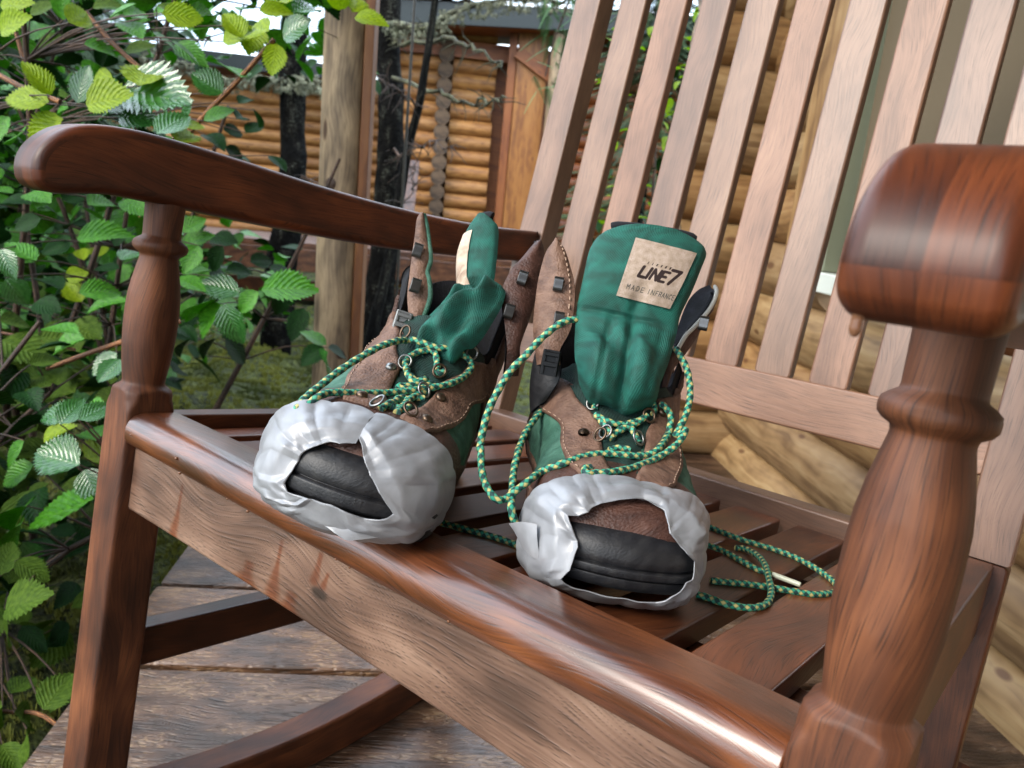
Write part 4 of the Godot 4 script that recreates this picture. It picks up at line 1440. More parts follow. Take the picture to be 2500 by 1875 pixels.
func leaf_mesh(sd: int) -> ArrayMesh:
	# an ovate, doubly toothed leaf of length 1 along +x, blade in the xz plane, pleated between its veins
	var r := RandomNumberGenerator.new()
	r.seed = sd
	var n := 14
	var fold := r.randf_range(0.12, 0.38)
	var droop := r.randf_range(0.0, 0.38)
	var twist := r.randf_range(-0.4, 0.4)
	var wid := r.randf_range(0.31, 0.45)
	var g := GB.new()
	var rows := []
	var uvs := []
	for i in n * 2 + 1:
		var v := i / float(n * 2)
		var w := wid * pow(sin(PI * pow(v, 0.72)), 0.85) * (1.0 if v < 0.97 else 0.5)
		if i == 0 or i == n * 2: w = 0.002
		var tooth := (1.0 + 0.11 * (1 if i % 2 else -1) + r.randf_range(-0.06, 0.06)) if i > 0 and i < n * 2 else 1.0
		var row := []
		var uv := []
		for j in 5:
			var s := (j - 2) / 2.0
			var ww := w * s * (tooth if absf(s) == 1 else 1.0)
			var x := v + (0.045 if absf(s) == 1 and i % 2 == 1 else 0.0) + absf(s) * 0.05 * sin(PI * v)
			var y := absf(s) * w * fold - droop * v * v + 0.010 * (1 if i % 2 else -1) * (1 if absf(s) == 0.5 else 0) + ww * twist * v
			row.append(Vector3(x, y, ww))
			uv.append(Vector2(0.5 + s * 0.5, v))
		rows.append(row)
		uvs.append(uv)
	g.grid(rows, false, 1, 1, Vector2.ZERO, true, uvs)
	return g.mesh()

var leafs := []
func put_leaf(parent: Node, a: Vector3, b: Vector3, tone: int, sd: int):
	var cam := Vector3(0.036, 0.645, 0.446)
	var l := (b - a).length()
	var x := (b - a).normalized()
	var to := (cam - (a + b) / 2).normalized()
	var sky := Vector3(-0.45, 0.85, 0.25).normalized()
	var n: Vector3 = [to * 0.75 + Vector3(0, 0.45, 0), to * 0.55 + Vector3(0, 0.8, 0), to + sky, to * 0.6 + Vector3(0.2, 0.7, 0), to * 0.6 + Vector3(0, 0.8, 0)][tone]
	n += Vector3(sin(sd * 1.7), cos(sd * 2.9), sin(sd * 4.1)) * 0.22
	n = (n - x * n.dot(x)).normalized()
	var z := x.cross(n)
	# leaves seen edge-on in the list are foreshortened: give each a real length
	l = clampf(l, 0.052, 0.115)
	part("leaf", leafs[sd % leafs.size()], M.leaf[tone], parent, Transform3D(Basis(x * l, n * l, z * l * 1.02), a))
	# the stalk
	
func build_shrubs():
	for i in 10: leafs.append(leaf_mesh(100 + i))
	var defs := [["alder_shrub", "bright green alder shrub spreading above the far armrest", LEAVES_TOP, Vector3(-0.95, -0.2, -1.35)], ["alder_shrub", "dark leafed alder shrub hanging below the far armrest beside the porch post", LEAVES_MID, Vector3(-0.75, -0.2, -1.45)], ["alder_shrub", "low olive alder shrub in the bottom left corner at the deck's edge", LEAVES_LOW, Vector3(-0.80, -0.25, -0.85)]]
	for k in 3:
		var d: Array = defs[k]
		var t := thing(d[0], d[1], "shrub", Transform3D(Basis(), d[3]), "alder shrubs beside the deck")
		var base: Vector3 = d[3]
		var L: Array = d[2]
		var pts := []
		for i in range(0, L.size(), 7):
			var a := Vector3(L[i], L[i + 1], L[i + 2]) - base
			var b := Vector3(L[i + 3], L[i + 4], L[i + 5]) - base
			pts.append(a)
			put_leaf_local(t, a, b, int(L[i + 6]), i / 7 + k * 31, base)
		# leafy bulk behind the leaves one can tell apart
		var xf := []
		for j in 2:
			var q := []
			var cnt := [[760, 700], [620, 760], [380, 480]][k][j] as int
			for i in cnt:
				var o: Vector3
				if k == 0: o = Vector3(rng.randf_range(-2.0, -0.25), rng.randf_range(0.62, 1.22), rng.randf_range(-2.5, -1.15))
				elif k == 1: o = Vector3(rng.randf_range(-1.9, -0.42), rng.randf_range(0.05, 0.75), rng.randf_range(-2.4, -1.25))
				else: o = Vector3(rng.randf_range(-1.3, -0.56), rng.randf_range(-0.2, 0.35), rng.randf_range(-1.3, -0.45))
				if k == 0 and o.x > -0.46 + (o.z + 1.0) * 0.36 and o.y < 1.0: continue
				if k == 1 and o.x > -0.50 + (o.z + 1.25) * 0.30 and o.y < 0.20: continue
				if k == 1 and o.x > -0.62 and o.y > 0.45: continue
				var l := rng.randf_range(0.042, 0.082)
				var bs := Basis(Vector3.UP, rng.randf() * TAU) * Basis(Vector3(1, 0, 0), rng.randf_range(-0.7, 0.7)) * Basis(Vector3(0, 0, 1), rng.randf_range(-0.9, 0.3))
				q.append(Transform3D(bs.scaled(Vector3(l, l, l)), o - base))
				if i % 9 == 0: pts.append(o - base)
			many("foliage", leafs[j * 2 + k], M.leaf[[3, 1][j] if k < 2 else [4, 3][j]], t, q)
		# stems: from the ground up, then twigs out to the leaves
		var hubs := []
		for s in 5:
			var a := Vector3(rng.randf_range(-0.18, 0.18), -0.15, rng.randf_range(-0.15, 0.15))
			var top: Vector3 = [Vector3(0.15, 1.25, 0.15), Vector3(0.15, 0.85, 0.15), Vector3(0.1, 0.5, 0.1)][k] + Vector3(rng.randf_range(-0.45, 0.4), rng.randf_range(-0.2, 0.15), rng.randf_range(-0.35, 0.25))
			var p := smooth([a, a.lerp(top, 0.35) + Vector3(rng.randf_range(-0.06, 0.06), 0, rng.randf_range(-0.05, 0.05)), a.lerp(top, 0.7) + Vector3(rng.randf_range(-0.05, 0.05), 0.03, 0), top], 4)
			var rr := []
			for i in p.size(): rr.append(lerpf(0.010, 0.0035, i / float(p.size() - 1)))
			part("stem", tube(p, rr, 7).mesh(), M.twig_dark, t)
			hubs += p.slice(3)
		var tw := GB.new()
		for a in pts:
			var best := 1e9
			var h := Vector3.ZERO
			for q in hubs:
				var dd: float = (q - a).length() + maxf(0, q.y - a.y + 0.05) * 0.7
				if dd < best: best = dd; h = q
			if best > 0.5: continue
			var m: Vector3 = h.lerp(a, 0.55) + Vector3(0, 0.04 * best, 0)
			tube(smooth([h, m, a], 3), [0.0022, 0.002, 0.0018, 0.0016, 0.0014, 0.0011, 0.0009], 5, tw)
		part("twigs", tw.mesh(), M.twig_dark, t).set_meta("kind", "stuff")
		for w in ([[[-.47, .637, -1.0], [-.388, .734, -.961], [-.332, .792, -.948], [-.26, .871, -.928]], [[-.592, .896, -1.021], [-.546, .851, -1.005], [-.496, .813, -.991]], [[-.66, .77, -.85], [-.592, .744, -.82], [-.538, .731, -.801]], [[-.821, .883, -1.248], [-.809, .849, -1.239], [-.797, .81, -1.229], [-.80, .70, -1.25]]] if k == 0 else ([[[-.62, .30, -.90], [-.56, .329, -.885], [-.488, .361, -.885], [-.40, .40, -.90]]] if k == 1 else [[[-.60, -.085, -.55], [-.519, -.09, -.525], [-.469, -.089, -.52], [-.436, -.104, -.513]], [[-.86, .315, -1.12], [-.755, .306, -1.107], [-.66, .293, -1.09]]])):
			var p := []
			for q in w: p.append(Vector3(q[0], q[1], q[2]) - base)
			p = smooth(p, 4)
			part("twig", tube(p, 0.0042 if k < 2 else 0.003, 7).mesh(), M.twig, t)

func put_leaf_local(t: Node, a: Vector3, b: Vector3, tone: int, sd: int, base: Vector3):
	put_leaf(t, a, b, tone, sd)
	var o: Node3D = t.get_child(t.get_child_count() - 1)
	# the leaf was oriented as if the shrub stood at the origin: redo it with the true place
	var cam := Vector3(0.036, 0.645, 0.446)
	var x := (b - a).normalized()
	var l := clampf((b - a).length(), 0.052, 0.115)
	var to := (cam - base - (a + b) / 2).normalized()
	var sky := Vector3(-0.45, 0.85, 0.25).normalized()
	var n: Vector3 = [to * 0.75 + Vector3(0, 0.45, 0), to * 0.55 + Vector3(0, 0.8, 0), to + sky, to * 0.6 + Vector3(0.2, 0.7, 0), to * 0.6 + Vector3(0, 0.8, 0)][tone]
	n += Vector3(sin(sd * 1.7), cos(sd * 2.9), sin(sd * 4.1)) * 0.2
	n = (n - x * n.dot(x)).normalized()
	o.transform = Transform3D(Basis(x * l, n * l, x.cross(n) * l), a)

func trunk(called: String, label: String, pts: Array, r0: float, r1: float, sd: int, group := "") -> Node3D:
	var t := thing(called, label, "tree", Transform3D(Basis(), pts[0]), group)
	var p := []
	for q in pts: p.append(q - pts[0])
	p = smooth(p, 6)
	var n := 16
	var P := []
	var uvs := []
	for i in p.size():
		var f := i / float(p.size() - 1)
		var row := []
		var uv := []
		for j in n:
			var a := TAU * j / n
			var d := Vector3(cos(a), 0, sin(a))
			var r := lerpf(r0, r1, f) * (1 + 0.14 * gn.get_noise_3d(d.x * 2 + sd, p[i].y * 5, d.z * 2))
			row.append(p[i] + d * r)
		for j in n + 1: uv.append(Vector2(p[i].y + sd * 0.3, j / float(n) * 0.3))
		P.append(row)
		uvs.append(uv)
	var g := GB.new()
	g.grid(P, true, 1, 1, Vector2.ZERO, false, uvs)
	part("trunk", g.mesh(), M.bark, t)
	return t

func twiglets(g: GB, p: Array, sd: int, n: int, l: float):
	var r := RandomNumberGenerator.new()
	r.seed = sd
	for k in n:
		var i := r.randi_range(1, p.size() - 2)
		var a: Vector3 = p[i]
		var d := Vector3(r.randf_range(-1, 1), r.randf_range(-0.9, 0.5), r.randf_range(-1, 1)).normalized()
		var m := a + d * l * r.randf_range(0.3, 0.6)
		tube([a, m, m + (d + Vector3(r.randf_range(-.6, .6), r.randf_range(-.8, .2), r.randf_range(-.5, .5))) * l * 0.4], [0.003, 0.002, 0.001], 4, g)

func build_trees():
	var t1 := trunk("spruce_tree", "dark lichen-spotted trunk seen left of the porch post", [Vector3(-0.80, -0.3, -3.62), Vector3(-0.79, 0.24, -3.68), Vector3(-0.767, 0.5, -3.73), Vector3(-0.765, 0.76, -3.8), Vector3(-0.80, 1.22, -3.9), Vector3(-0.82, 3.6, -4.0)], 0.082, 0.06, 3, "dark trunks by the porch")
	var t2 := trunk("spruce_tree", "dark mossy trunk close behind the porch post", [Vector3(-0.245, -0.3, -3.1), Vector3(-0.241, 0.05, -3.16), Vector3(-0.232, 0.68, -3.3), Vector3(-0.255, 1.1, -3.4), Vector3(-0.295, 1.52, -3.51), Vector3(-0.35, 3.8, -3.7)], 0.073, 0.05, 8, "dark trunks by the porch")
	var t3 := trunk("dead_sapling", "thin leaning dead sapling right of the porch post", [Vector3(-0.23, -0.28, -2.45), Vector3(-0.217, 0.074, -2.544), Vector3(-0.175, 0.389, -2.716), Vector3(-0.137, 0.818, -2.915), Vector3(-0.098, 1.067, -2.969), Vector3(-0.065, 1.5, -3.07), Vector3(0.0, 2.6, -3.2)], 0.026, 0.012, 12)
	var brs := [[t2, [[-.256, 1.313, -3.39], [-.21, 1.32, -3.349], [.02, 1.295, -3.009], [.117, 1.241, -2.884], [.226, 1.176, -2.754]], 0.014], [t2, [[-.24, 1.158, -3.36], [-.063, 1.089, -3.074], [.077, 1.051, -2.947], [.169, 1.042, -2.832], [.238, 1.057, -2.725]], 0.011], [t2, [[-.25, 1.40, -3.42], [-.087, 1.385, -3.248], [.051, 1.468, -3.253], [.314, 1.53, -3.236], [.55, 1.54, -3.2]], 0.02], [t1, [[-.80, 1.18, -3.88], [-1.06, 1.125, -3.704], [-1.4, 1.2, -3.6]], 0.016], [t1, [[-.80, 1.15, -3.88], [-.70, 1.15, -3.6], [-.56, 1.117, -3.446], [-.4, 1.05, -3.3]], 0.018], [t2, [[-.24, 0.85, -3.33], [-.16, .80, -3.1], [-.10, .70, -2.9], [-.13, .62, -2.8]], 0.007], [t1, [[-.77, .72, -3.8], [-.62, .66, -3.6], [-.50, .62, -3.4]], 0.006], [t3, [[-.14, .8, -2.91], [-.06, .86, -2.8], [.05, .84, -2.7]], 0.005], [t3, [[-.16, .55, -2.8], [-.07, .50, -2.7], [-.02, .47, -2.6]], 0.004], [t3, [[-.11, 1.0, -2.95], [-.2, 1.06, -2.8], [-.3, 1.1, -2.75]], 0.005]]
	var k := 0
	for e in brs:
		var p := []
		for q in e[1]: p.append(Vector3(q[0], q[1], q[2]) - e[0].position)
		p = smooth(p, 5)
		for i in p.size(): p[i] += Vector3(gn.get_noise_2d(i * 0.9, k * 7), gn.get_noise_2d(i * 0.9, k * 7 + 3), 0) * 0.02
		var rr := []
		for i in p.size(): rr.append(lerpf(e[2], e[2] * 0.3, i / float(p.size() - 1)))
		var g := tube(p, rr, 7)
		twiglets(g, p, 200 + k, 26, 0.10)
		part("branch", g.mesh(), M.lichen if e[2] > 0.0145 or k < 2 else M.twig_dark, e[0])
		if e[2] > 0.0145:   # hanging beard of moss
			var xf := []
			for i in 420:
				var q: Vector3 = p[rng.randi_range(0, p.size() - 1)] + Vector3(rng.randf_range(-.05, .05), rng.randf_range(-.05, .015), rng.randf_range(-.04, .04))
				var s := rng.randf_range(0.012, 0.03)
				xf.append(Transform3D(Basis(Vector3(1, 0, 0), PI + rng.randf_range(-1, 1)) * Basis(Vector3.UP, rng.randf() * TAU) * Basis.from_scale(Vector3(s, s, s)), q))
			var cl := []
			for i in xf.size(): cl.append(Color(0.10, 0.11, 0.07).lerp(Color(0.24, 0.25, 0.17), rng.randf()))
			many("hanging_moss", moss_tuft, M.vertex, e[0], xf, cl)
		k += 1
	# spruces of the forest round the clearing: trunk and drooping needle sprays
	var sp := GB.new()
	for i in 15:
		var f := i / 14.0
		for s in [-1.0, 1.0]:
			var a := Vector3(f, -0.10 * f * f, 0)
			var tip := a + Vector3(0.16, -0.05, s * 0.24 * (1.05 - f))
			var n := Vector3(0, 1, 0.3 * s)
			var i0 := sp.vert(a + Vector3(-0.032, 0, 0), n)
			var i1 := sp.vert(a + Vector3(0.032, 0, 0), n)
			var i2 := sp.vert(tip, n)
			sp.tri(i0, i1, i2)
	var spray := sp.mesh()
	var spots := [[-3.3, -6.7], [-2.6, -5.0], [-3.6, -7.2], [-2.2, -3.7], [-4.4, -4.6], [-5.6, -6.0], [1.25, -4.6], [2.2, -5.6], [-3.2, -2.4], [-9.0, -3.4], [-14.0, 0.6], [-15.0, 5.2], [-12.0, 9.2], [-7.6, 13.5], [0.8, 9.5], [-16.5, -3.0], [-1.0, -12.5], [2.5, -13.0], [-4.5, -12.5], [5.0, -12.0], [-7.5, -9.0], [-18.0, 2.5]]
	var where := ["behind the bright alder", "left of the distant cabin", "at the far left of the clearing", "just behind the alders", "deep in the shade on the left", "at the clearing's left edge", "seen between the chair's back slats", "behind the back slats, farther off", "close to the left of the deck", "left of the deck among ferns", "before the porch on the left", "before the porch, farther left", "behind the photographer's left", "behind the photographer", "behind the photographer's right", "far out on the left", "behind the distant cabin", "behind the distant cabin's right end", "behind the distant cabin's left end", "beyond the distant cabin at the right", "far off on the left behind the others", "far off beside the porch"]
	var fx := []
	var fc := []
	for i in spots.size():
		var x: float = spots[i][0]
		var z: float = spots[i][1]
		var dist := Vector2(x, z).length()
		var h := 0.9 + dist * (rng.randf_range(0.34, 0.44) if i < 8 else rng.randf_range(0.26, 0.36))
		if i == 6: h = 2.6
		if i == 8: h = 3.0
		var g0 := -0.3
		var unseen := i in [9, 10, 11, 12, 13, 14, 15, 21]   # these only close the clearing: one mass
		var t: Node3D = null
		if not unseen: t = trunk("spruce_tree", "dark drooping spruce " + where[i], [Vector3(x, g0, z), Vector3(x + 0.04, g0 + h * 0.5, z), Vector3(x, g0 + h, z)], 0.03 + h * 0.012, 0.015, 20 + i, "spruces round the clearing")
		var xf := []
		var cl := []
		for j in 900:
			var f := pow(rng.randf(), 0.8)
			var y := lerpf(0.25, h, f)
			var a := rng.randf() * TAU
			var reach := lerpf(0.30 * h * 0.72, 0.08, f) * rng.randf_range(0.2, 1.0)
			var s := rng.randf_range(0.22, 0.42) * (0.6 if i == 6 else 1.0)
			var b := Basis(Vector3.UP, a) * Basis(Vector3(0, 0, 1), rng.randf_range(-0.7, 0.0)) * Basis(Vector3(1, 0, 0), rng.randf_range(-0.5, 0.5))
			xf.append(Transform3D(b.scaled(Vector3(s, s, s)), Vector3(cos(a) * reach, y - reach * 0.25, -sin(a) * reach) + (Vector3(x, g0, z) if unseen else Vector3.ZERO)))
			cl.append(Color(0.018, 0.035, 0.014).lerp(Color(0.045, 0.085, 0.03), rng.randf()))
		if unseen:
			fx += xf
			fc += cl
		else: many("crown", spray, M.vertex, t, xf, cl)
	tag(many("forest", spray, M.vertex, self, fx, fc), "dark spruce forest round the clearing", "forest", "", "stuff")
	# the thicket behind the alders: dark leafy bushes, one behind another
	var th := [[-1.95, -3.1, 1.25], [-2.2, -2.5, 1.3], [-2.5, -3.6, 1.6], [-3.4, -4.4, 2.0], [-2.75, -4.7, 1.75], [-4.6, -3.3, 2.1], [-3.9, -6.0, 2.4]]
	var tw := ["nearest the left trunk", "left of the bright alder", "second row back", "at the far left edge", "below the distant roof's left end", "farthest to the left", "beside the distant cabin's left end"]
	for i in th.size():
		var d: Array = th[i]
		var t := thing("thicket_bush", "dark green leafy bush of the thicket, " + tw[i], "bush", Transform3D(Basis(), Vector3(d[0], -0.3, d[1])), "dark thicket behind the alders")
		for s in 3: part("stem", tube([Vector3(0, -0.05, 0), Vector3(0.2 * (s - 1), d[2] * 0.5, 0.1 * s - 0.1), Vector3(0.35 * (s - 1), d[2] * 0.95, 0.15 * s - 0.15)], [0.014, 0.010, 0.004], 6).mesh(), M.twig_dark, t)
		for j in 2:
			var q := []
			for n in 520:
				var a := rng.randf() * TAU
				var hh := rng.randf() 
				var rr: float = (0.55 + 0.25 * d[2] * 0.5) * sqrt(rng.randf()) * (1.0 - 0.45 * hh)
				var l: float = rng.randf_range(0.06, 0.11) * (0.8 + 0.12 * absf(d[1]))
				q.append(Transform3D((Basis(Vector3.UP, rng.randf() * TAU) * Basis(Vector3(1, 0, 0), rng.randf_range(-0.8, 0.8)) * Basis(Vector3(0, 0, 1), rng.randf_range(-1.0, 0.3))).scaled(Vector3(l, l, l)), Vector3(cos(a) * rr, hh * d[2] * 1.05, sin(a) * rr)))
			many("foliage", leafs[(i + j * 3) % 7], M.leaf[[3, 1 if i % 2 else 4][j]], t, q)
	# a fresh green sprig at the corner of the near cabin, and a yellow-green bush beyond the slats
	var sg := thing("spruce_sprig", "small green spruce sprig hanging beside the leftmost back slat", "branch", Transform3D(Basis(), Vector3(0.42, 1.40, -2.35)))
	part("stem", tube([Vector3(0.1, 0.12, 0), Vector3(0, 0.0, 0), Vector3(-0.06, -0.2, 0.02), Vector3(-0.08, -0.32, 0.04)], [0.006, 0.005, 0.003, 0.002], 6).mesh(), M.twig_dark, sg)
	var xs := []
	var cs := []
	for i in 60:
		var s := rng.randf_range(0.06, 0.11)
		xs.append(Transform3D((Basis(Vector3.UP, rng.randf() * TAU) * Basis(Vector3(0, 0, 1), rng.randf_range(-1.2, 0))).scaled(Vector3(s, s, s)), Vector3(-0.03, -0.12, 0) + Vector3(rng.randf_range(-.09, .09), rng.randf_range(-.24, .16), rng.randf_range(-.05, .05))))
		cs.append(Color(0.05, 0.13, 0.05).lerp(Color(0.12, 0.26, 0.10), rng.randf()))
	many("needles", spray, M.vertex, sg, xs, cs)
	var bush := thing("bush", "yellow-green bush glimpsed between the chair's back slats", "bush", Transform3D(Basis(), Vector3(0.95, -0.2, -3.0)))
	part("stem", tube([Vector3(0, -0.1, 0), Vector3(0.02, 0.6, 0), Vector3(-0.03, 1.3, 0)], [0.012, 0.009, 0.004], 7).mesh(), M.twig_dark, bush)
	for j in 2:
		var q := []
		for i in 260:
			var l := rng.randf_range(0.035, 0.07)
			q.append(Transform3D((Basis(Vector3.UP, rng.randf() * TAU) * Basis(Vector3(0, 0, 1), rng.randf_range(-0.9, 0.5))).scaled(Vector3(l, l, l)), Vector3(rng.randf_range(-.28, .45), rng.randf_range(0.1, 1.75), rng.randf_range(-.3, .3))))
		many("foliage", leafs[j], M.leaf[[0, 3][j]], bush, q)

var moss_tuft: ArrayMesh

func _ready():
	rng.seed = 20160808
	# camera, sky, sun, exposure
	var cam := Camera3D.new()
	cam.name = "camera"
	cam.transform = Transform3D(Basis(Vector3(0.9921267, 0.0933535, 0.0834855), Vector3(-0.0716309, 0.9697931, -0.2331745), Vector3(-0.1027313, 0.2253585, 0.9688446)), Vector3(0.03588, 0.644942, 0.446181))
	cam.fov = 53.158
	cam.near = 0.02
	cam.far = 900
	var lens := CameraAttributesPhysical.new()
	lens.frustum_focal_length = 23.984
	lens.frustum_focus_distance = 0.47
	lens.frustum_near = 0.02
	lens.frustum_far = 900
	lens.exposure_aperture = 13.0
	cam.attributes = lens
	add_child(cam)
	cam.current = true
	var env := Environment.new()
	env.background_mode = Environment.BG_SKY
	var sk := ProceduralSkyMaterial.new()
	sk.sky_top_color = Color(0.80, 0.86, 0.93)
	sk.sky_horizon_color = Color(0.88, 0.91, 0.94)
	sk.sky_curve = 0.2
	sk.ground_bottom_color = Color(0.10, 0.11, 0.08)
	sk.ground_horizon_color = Color(0.30, 0.32, 0.30)
	sk.sky_energy_multiplier = 1.25
	sk.sun_angle_max = 0.5
	var sky := Sky.new()
	sky.sky_material = sk
	env.sky = sky
	env.ambient_light_source = Environment.AMBIENT_SOURCE_SKY
	env.tonemap_mode = Environment.TONE_MAPPER_LINEAR
	env.tonemap_exposure = 3.8
	env.sdfgi_enabled = true
	env.ssao_enabled = true
	env.ssil_enabled = true
	var we := WorldEnvironment.new()
	we.name = "world_environment"
	we.environment = env
	add_child(we)
	var sun := DirectionalLight3D.new()
	sun.name = "sun"
	sun.light_energy = 0.38
	sun.light_color = Color(1.0, 0.98, 0.95)
	sun.light_angular_distance = 25
	sun.shadow_enabled = true
	sun.transform = Transform3D(Basis.looking_at(Vector3(0.66, -0.60, -0.46)), Vector3.ZERO)
	add_child(sun)

	chair_xf = Transform3D(Basis(Vector3.UP, CHAIR_YAW) * Basis(Vector3.RIGHT, -CHAIR_TILT), Vector3(0, SEAT_H, 0))
	build_materials()
	M.stain_dark = plain(Color(0.20, 0.12, 0.07), 0.6)
	M.label_plain = soft_mat(mottle(99, [Color(0.55, 0.45, 0.38), Color(0.74, 0.66, 0.58), Color(0.82, 0.76, 0.69)], 60, 0.2, 1.0), 0.85, 12.0)
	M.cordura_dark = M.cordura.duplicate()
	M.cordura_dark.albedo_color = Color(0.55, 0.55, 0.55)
	M.log_flat = M.log.duplicate()
	M.log_flat.albedo_color = Color(1.04, 1.0, 0.95)
	M.vinyl_old = plain(Color(0.50, 0.52, 0.44), 0.4)
	M.post_side = M.pine.duplicate()
	M.post_side.albedo_color = Color(0.66, 0.60, 0.54)
	M.far1 = M.log.duplicate(); M.far1.albedo_color = Color(1.06, 0.92, 0.72)
	M.far2 = M.log.duplicate(); M.far2.albedo_color = Color(0.96, 0.82, 0.64)
	M.far3 = M.log.duplicate(); M.far3.albedo_color = Color(1.0, 0.88, 0.72)
	M.far_end = M.log_end.duplicate(); M.far_end.albedo_color = Color(0.72, 0.62, 0.52)
	M.far_door = M.pine.duplicate(); M.far_door.albedo_color = Color(0.82, 0.78, 0.74)
	M.far_dark = M.pine.duplicate(); M.far_dark.albedo_color = Color(0.70, 0.55, 0.48)
	build_ground()
	build_porch()
	build_far_cabin()
	build_chair()
	build_boots()
	build_shrubs()
	build_trees()
	make_shadows(self)

func make_shadows(n: Node):
	for c in n.get_children():
		if c is GeometryInstance3D: c.cast_shadow = GeometryInstance3D.SHADOW_CASTING_SETTING_ON
		make_shadows(c)

# ------------------------------------------------------------------ measured points (metres): laces, tongues, labels, flaps, fittings in each boot's own axes; leaf bases and tips in the world's
const LACE_A1 := [-.0122,.1103,.0510,-.0151,.1089,.0649,-.0212,.1030,.0794,-.0281,.0932,.0942,-.0340,.0827,.1090,-.0380,.0727,.1237,-.0396,.0654,.1380,-.0375,.0609,.1517,-.0361,.0602,.1488,-.0314,.0686,.1450,-.0288,.0724,.1342,-.0188,.0751,.1230,-.0075,.0777,.1092,.0042,.0816,.0955,.0165,.0870,.0821,.0289,.0939,.0679,.0337,.1004,.0470,.0341,.1079,.0385,.0271,.1125,.0400,.0160,.1136,.0487,.0080,.1120,.0516,-.0028,.1124,.0516,-.0104,.1117,.0508]
const LACE_A2 := [-.0007,.0931,.0730,-.0053,.0971,.0639,-.0035,.1035,.0559,.0029,.1082,.0510,.0088,.1089,.0509,.0134,.1031,.0555,.0174,.0972,.0634,.0212,.0995,.0601]
const LACE_A3 := [.0069,.0745,.1236,.0060,.0782,.1063,.0089,.0790,.0996,.0142,.0765,.1098,.0136,.0738,.1203,.0090,.0756,.1202]
const LACE_A4 := [-.0002,.0918,.0731,.0066,.0885,.0792,.0129,.0917,.0728,.0081,.0864,.0827,.0006,.0835,.0893,.0098,.0836,.0860,.0164,.0900,.0727]
const LACE_A5 := [.0029,.0725,.1308,.0054,.0764,.1201,.0075,.0771,.1029,.0125,.0800,.0928,.0185,.0811,.0893]
const LACE_A6 := [.0015,.0909,.0730,.0114,.0873,.0793,.0175,.0864,.0791,.0119,.0801,.0962,.0122,.0734,.1273]
const LACE_B1 := [-.0450,.1586,.0783,-.0514,.1565,.0820,-.0580,.1511,.0862,-.0657,.1416,.0909,-.0728,.1300,.0958,-.0793,.1205,.1005,-.0842,.1085,.1053,-.0879,.0951,.1102,-.0889,.0833,.1147,-.0885,.0709,.1192,-.0874,.0706,.1221,-.0840,.0604,.1298,-.0790,.0531,.1371,-.0719,.0485,.1439,-.0668,.0481,.1402,-.0616,.0530,.1359,-.0545,.0600,.1312,-.0483,.0642,.1190,-.0363,.0717,.1189,-.0239,.0766,.1082,-.0107,.0797,.1015,.0031,.0806,.0982,.0149,.0816,.0913,.0228,.0860,.0838,.0296,.0927,.0629,.0305,.0959,.0600,.0305,.1044,.0543,.0270,.1092,.0492,.0235,.1109,.0445]
const LACE_B2 := [-.0257,.1118,.0414,-.0335,.1133,.0240,-.0394,.1089,.0089,-.0445,.1035,-.0106,-.0493,.1010,.0066,-.0555,.0908,.0248,-.0616,.0823,.0427,-.0659,.0727,.0607,-.0669,.0633,.0784,-.0660,.0695,.0941,-.0657,.0602,.1117,-.0637,.0520,.1291,-.0615,.0458,.1462,-.0586,.0390,.1468,-.0548,.0333,.1472]
const LACE_B3 := [.0288,.1495,.0207,.0321,.1451,.0272,.0369,.1380,.0340,.0401,.1287,.0411,.0413,.1182,.0485,.0394,.1064,.0563,.0348,.0944,.0644,.0395,.0995,.0697,.0341,.0905,.0801,.0230,.0820,.0908,.0075,.0768,.1119,-.0082,.0741,.1292,-.0167,.0726,.1329,-.0219,.0719,.1366,-.0233,.0733,.1293,-.0201,.0737,.1257]
const LACE_B4 := [-.0269,.1124,.0392,-.0163,.1111,.0476,-.0038,.1103,.0509,.0087,.1095,.0508,.0183,.1096,.0472,.0182,.1041,.0545]
const LACE_B5 := [-.0215,.0997,.0570,-.0215,.1053,.0515,-.0177,.1074,.0495,-.0114,.1064,.0532]
const LACE_B6 := [-.0206,.0972,.0632,-.0107,.0950,.0696,-.0006,.0950,.0672,.0100,.0993,.0612]
const LACE_B7 := [-.0167,.0948,.0664,-.0106,.0905,.0762,-.0075,.0862,.0825]
const LACE_B8 := [.0013,.0954,.0670,.0061,.0922,.0730,.0102,.0866,.0795]
const LACE_B9 := [-.0087,.0804,.0928,-.0022,.0826,.0896,.0046,.0824,.0894]
const LACE_B10 := [-.0086,.0874,.0794,-.0015,.0928,.0730,.0062,.0964,.0670,.0137,.1026,.0579]
const LACE_B11 := [.0913,.0045,-.0689,.1004,.0045,-.0595,.1133,.0045,-.0480,.1263,.0045,-.0398,.1423,.0045,-.0339,.1556,.0045,-.0245,.1653,.0045,-.0093,.1712,.0045,.0070,.1735,.0045,.0225,.1726,.0045,.0372,.1646,.0045,.0485,.1486,.0045,.0608,.1344,.0045,.0638,.1208,.0045,.0648,.1031,.0045,.0682,.0902,.0045,.0723,.0750,.0045,.0771]
const LACE_B12 := [.0781,.0045,-.0101,.0936,.0045,-.0024,.1024,.0045,.0090,.1104,.0045,.0222,.1175,.0045,.0314,.1257,.0045,.0347]
const LACE_B13 := [.1095,.0046,-.0136,.1155,.0049,-.0157,.1195,.0060,-.0082,.1218,.0076,.0092,.1210,.0085,.0331,.1171,.0076,.0602,.1137,.0060,.0817,.1063,.0049,.1009,.0959,.0046,.1123,.0862,.0045,.1160,.0764,.0045,.1157,.0682,.0045,.1114,.0606,.0045,.1097]
const AGLET := [.1257,.0045,.0347,.1430,.0045,.0461]
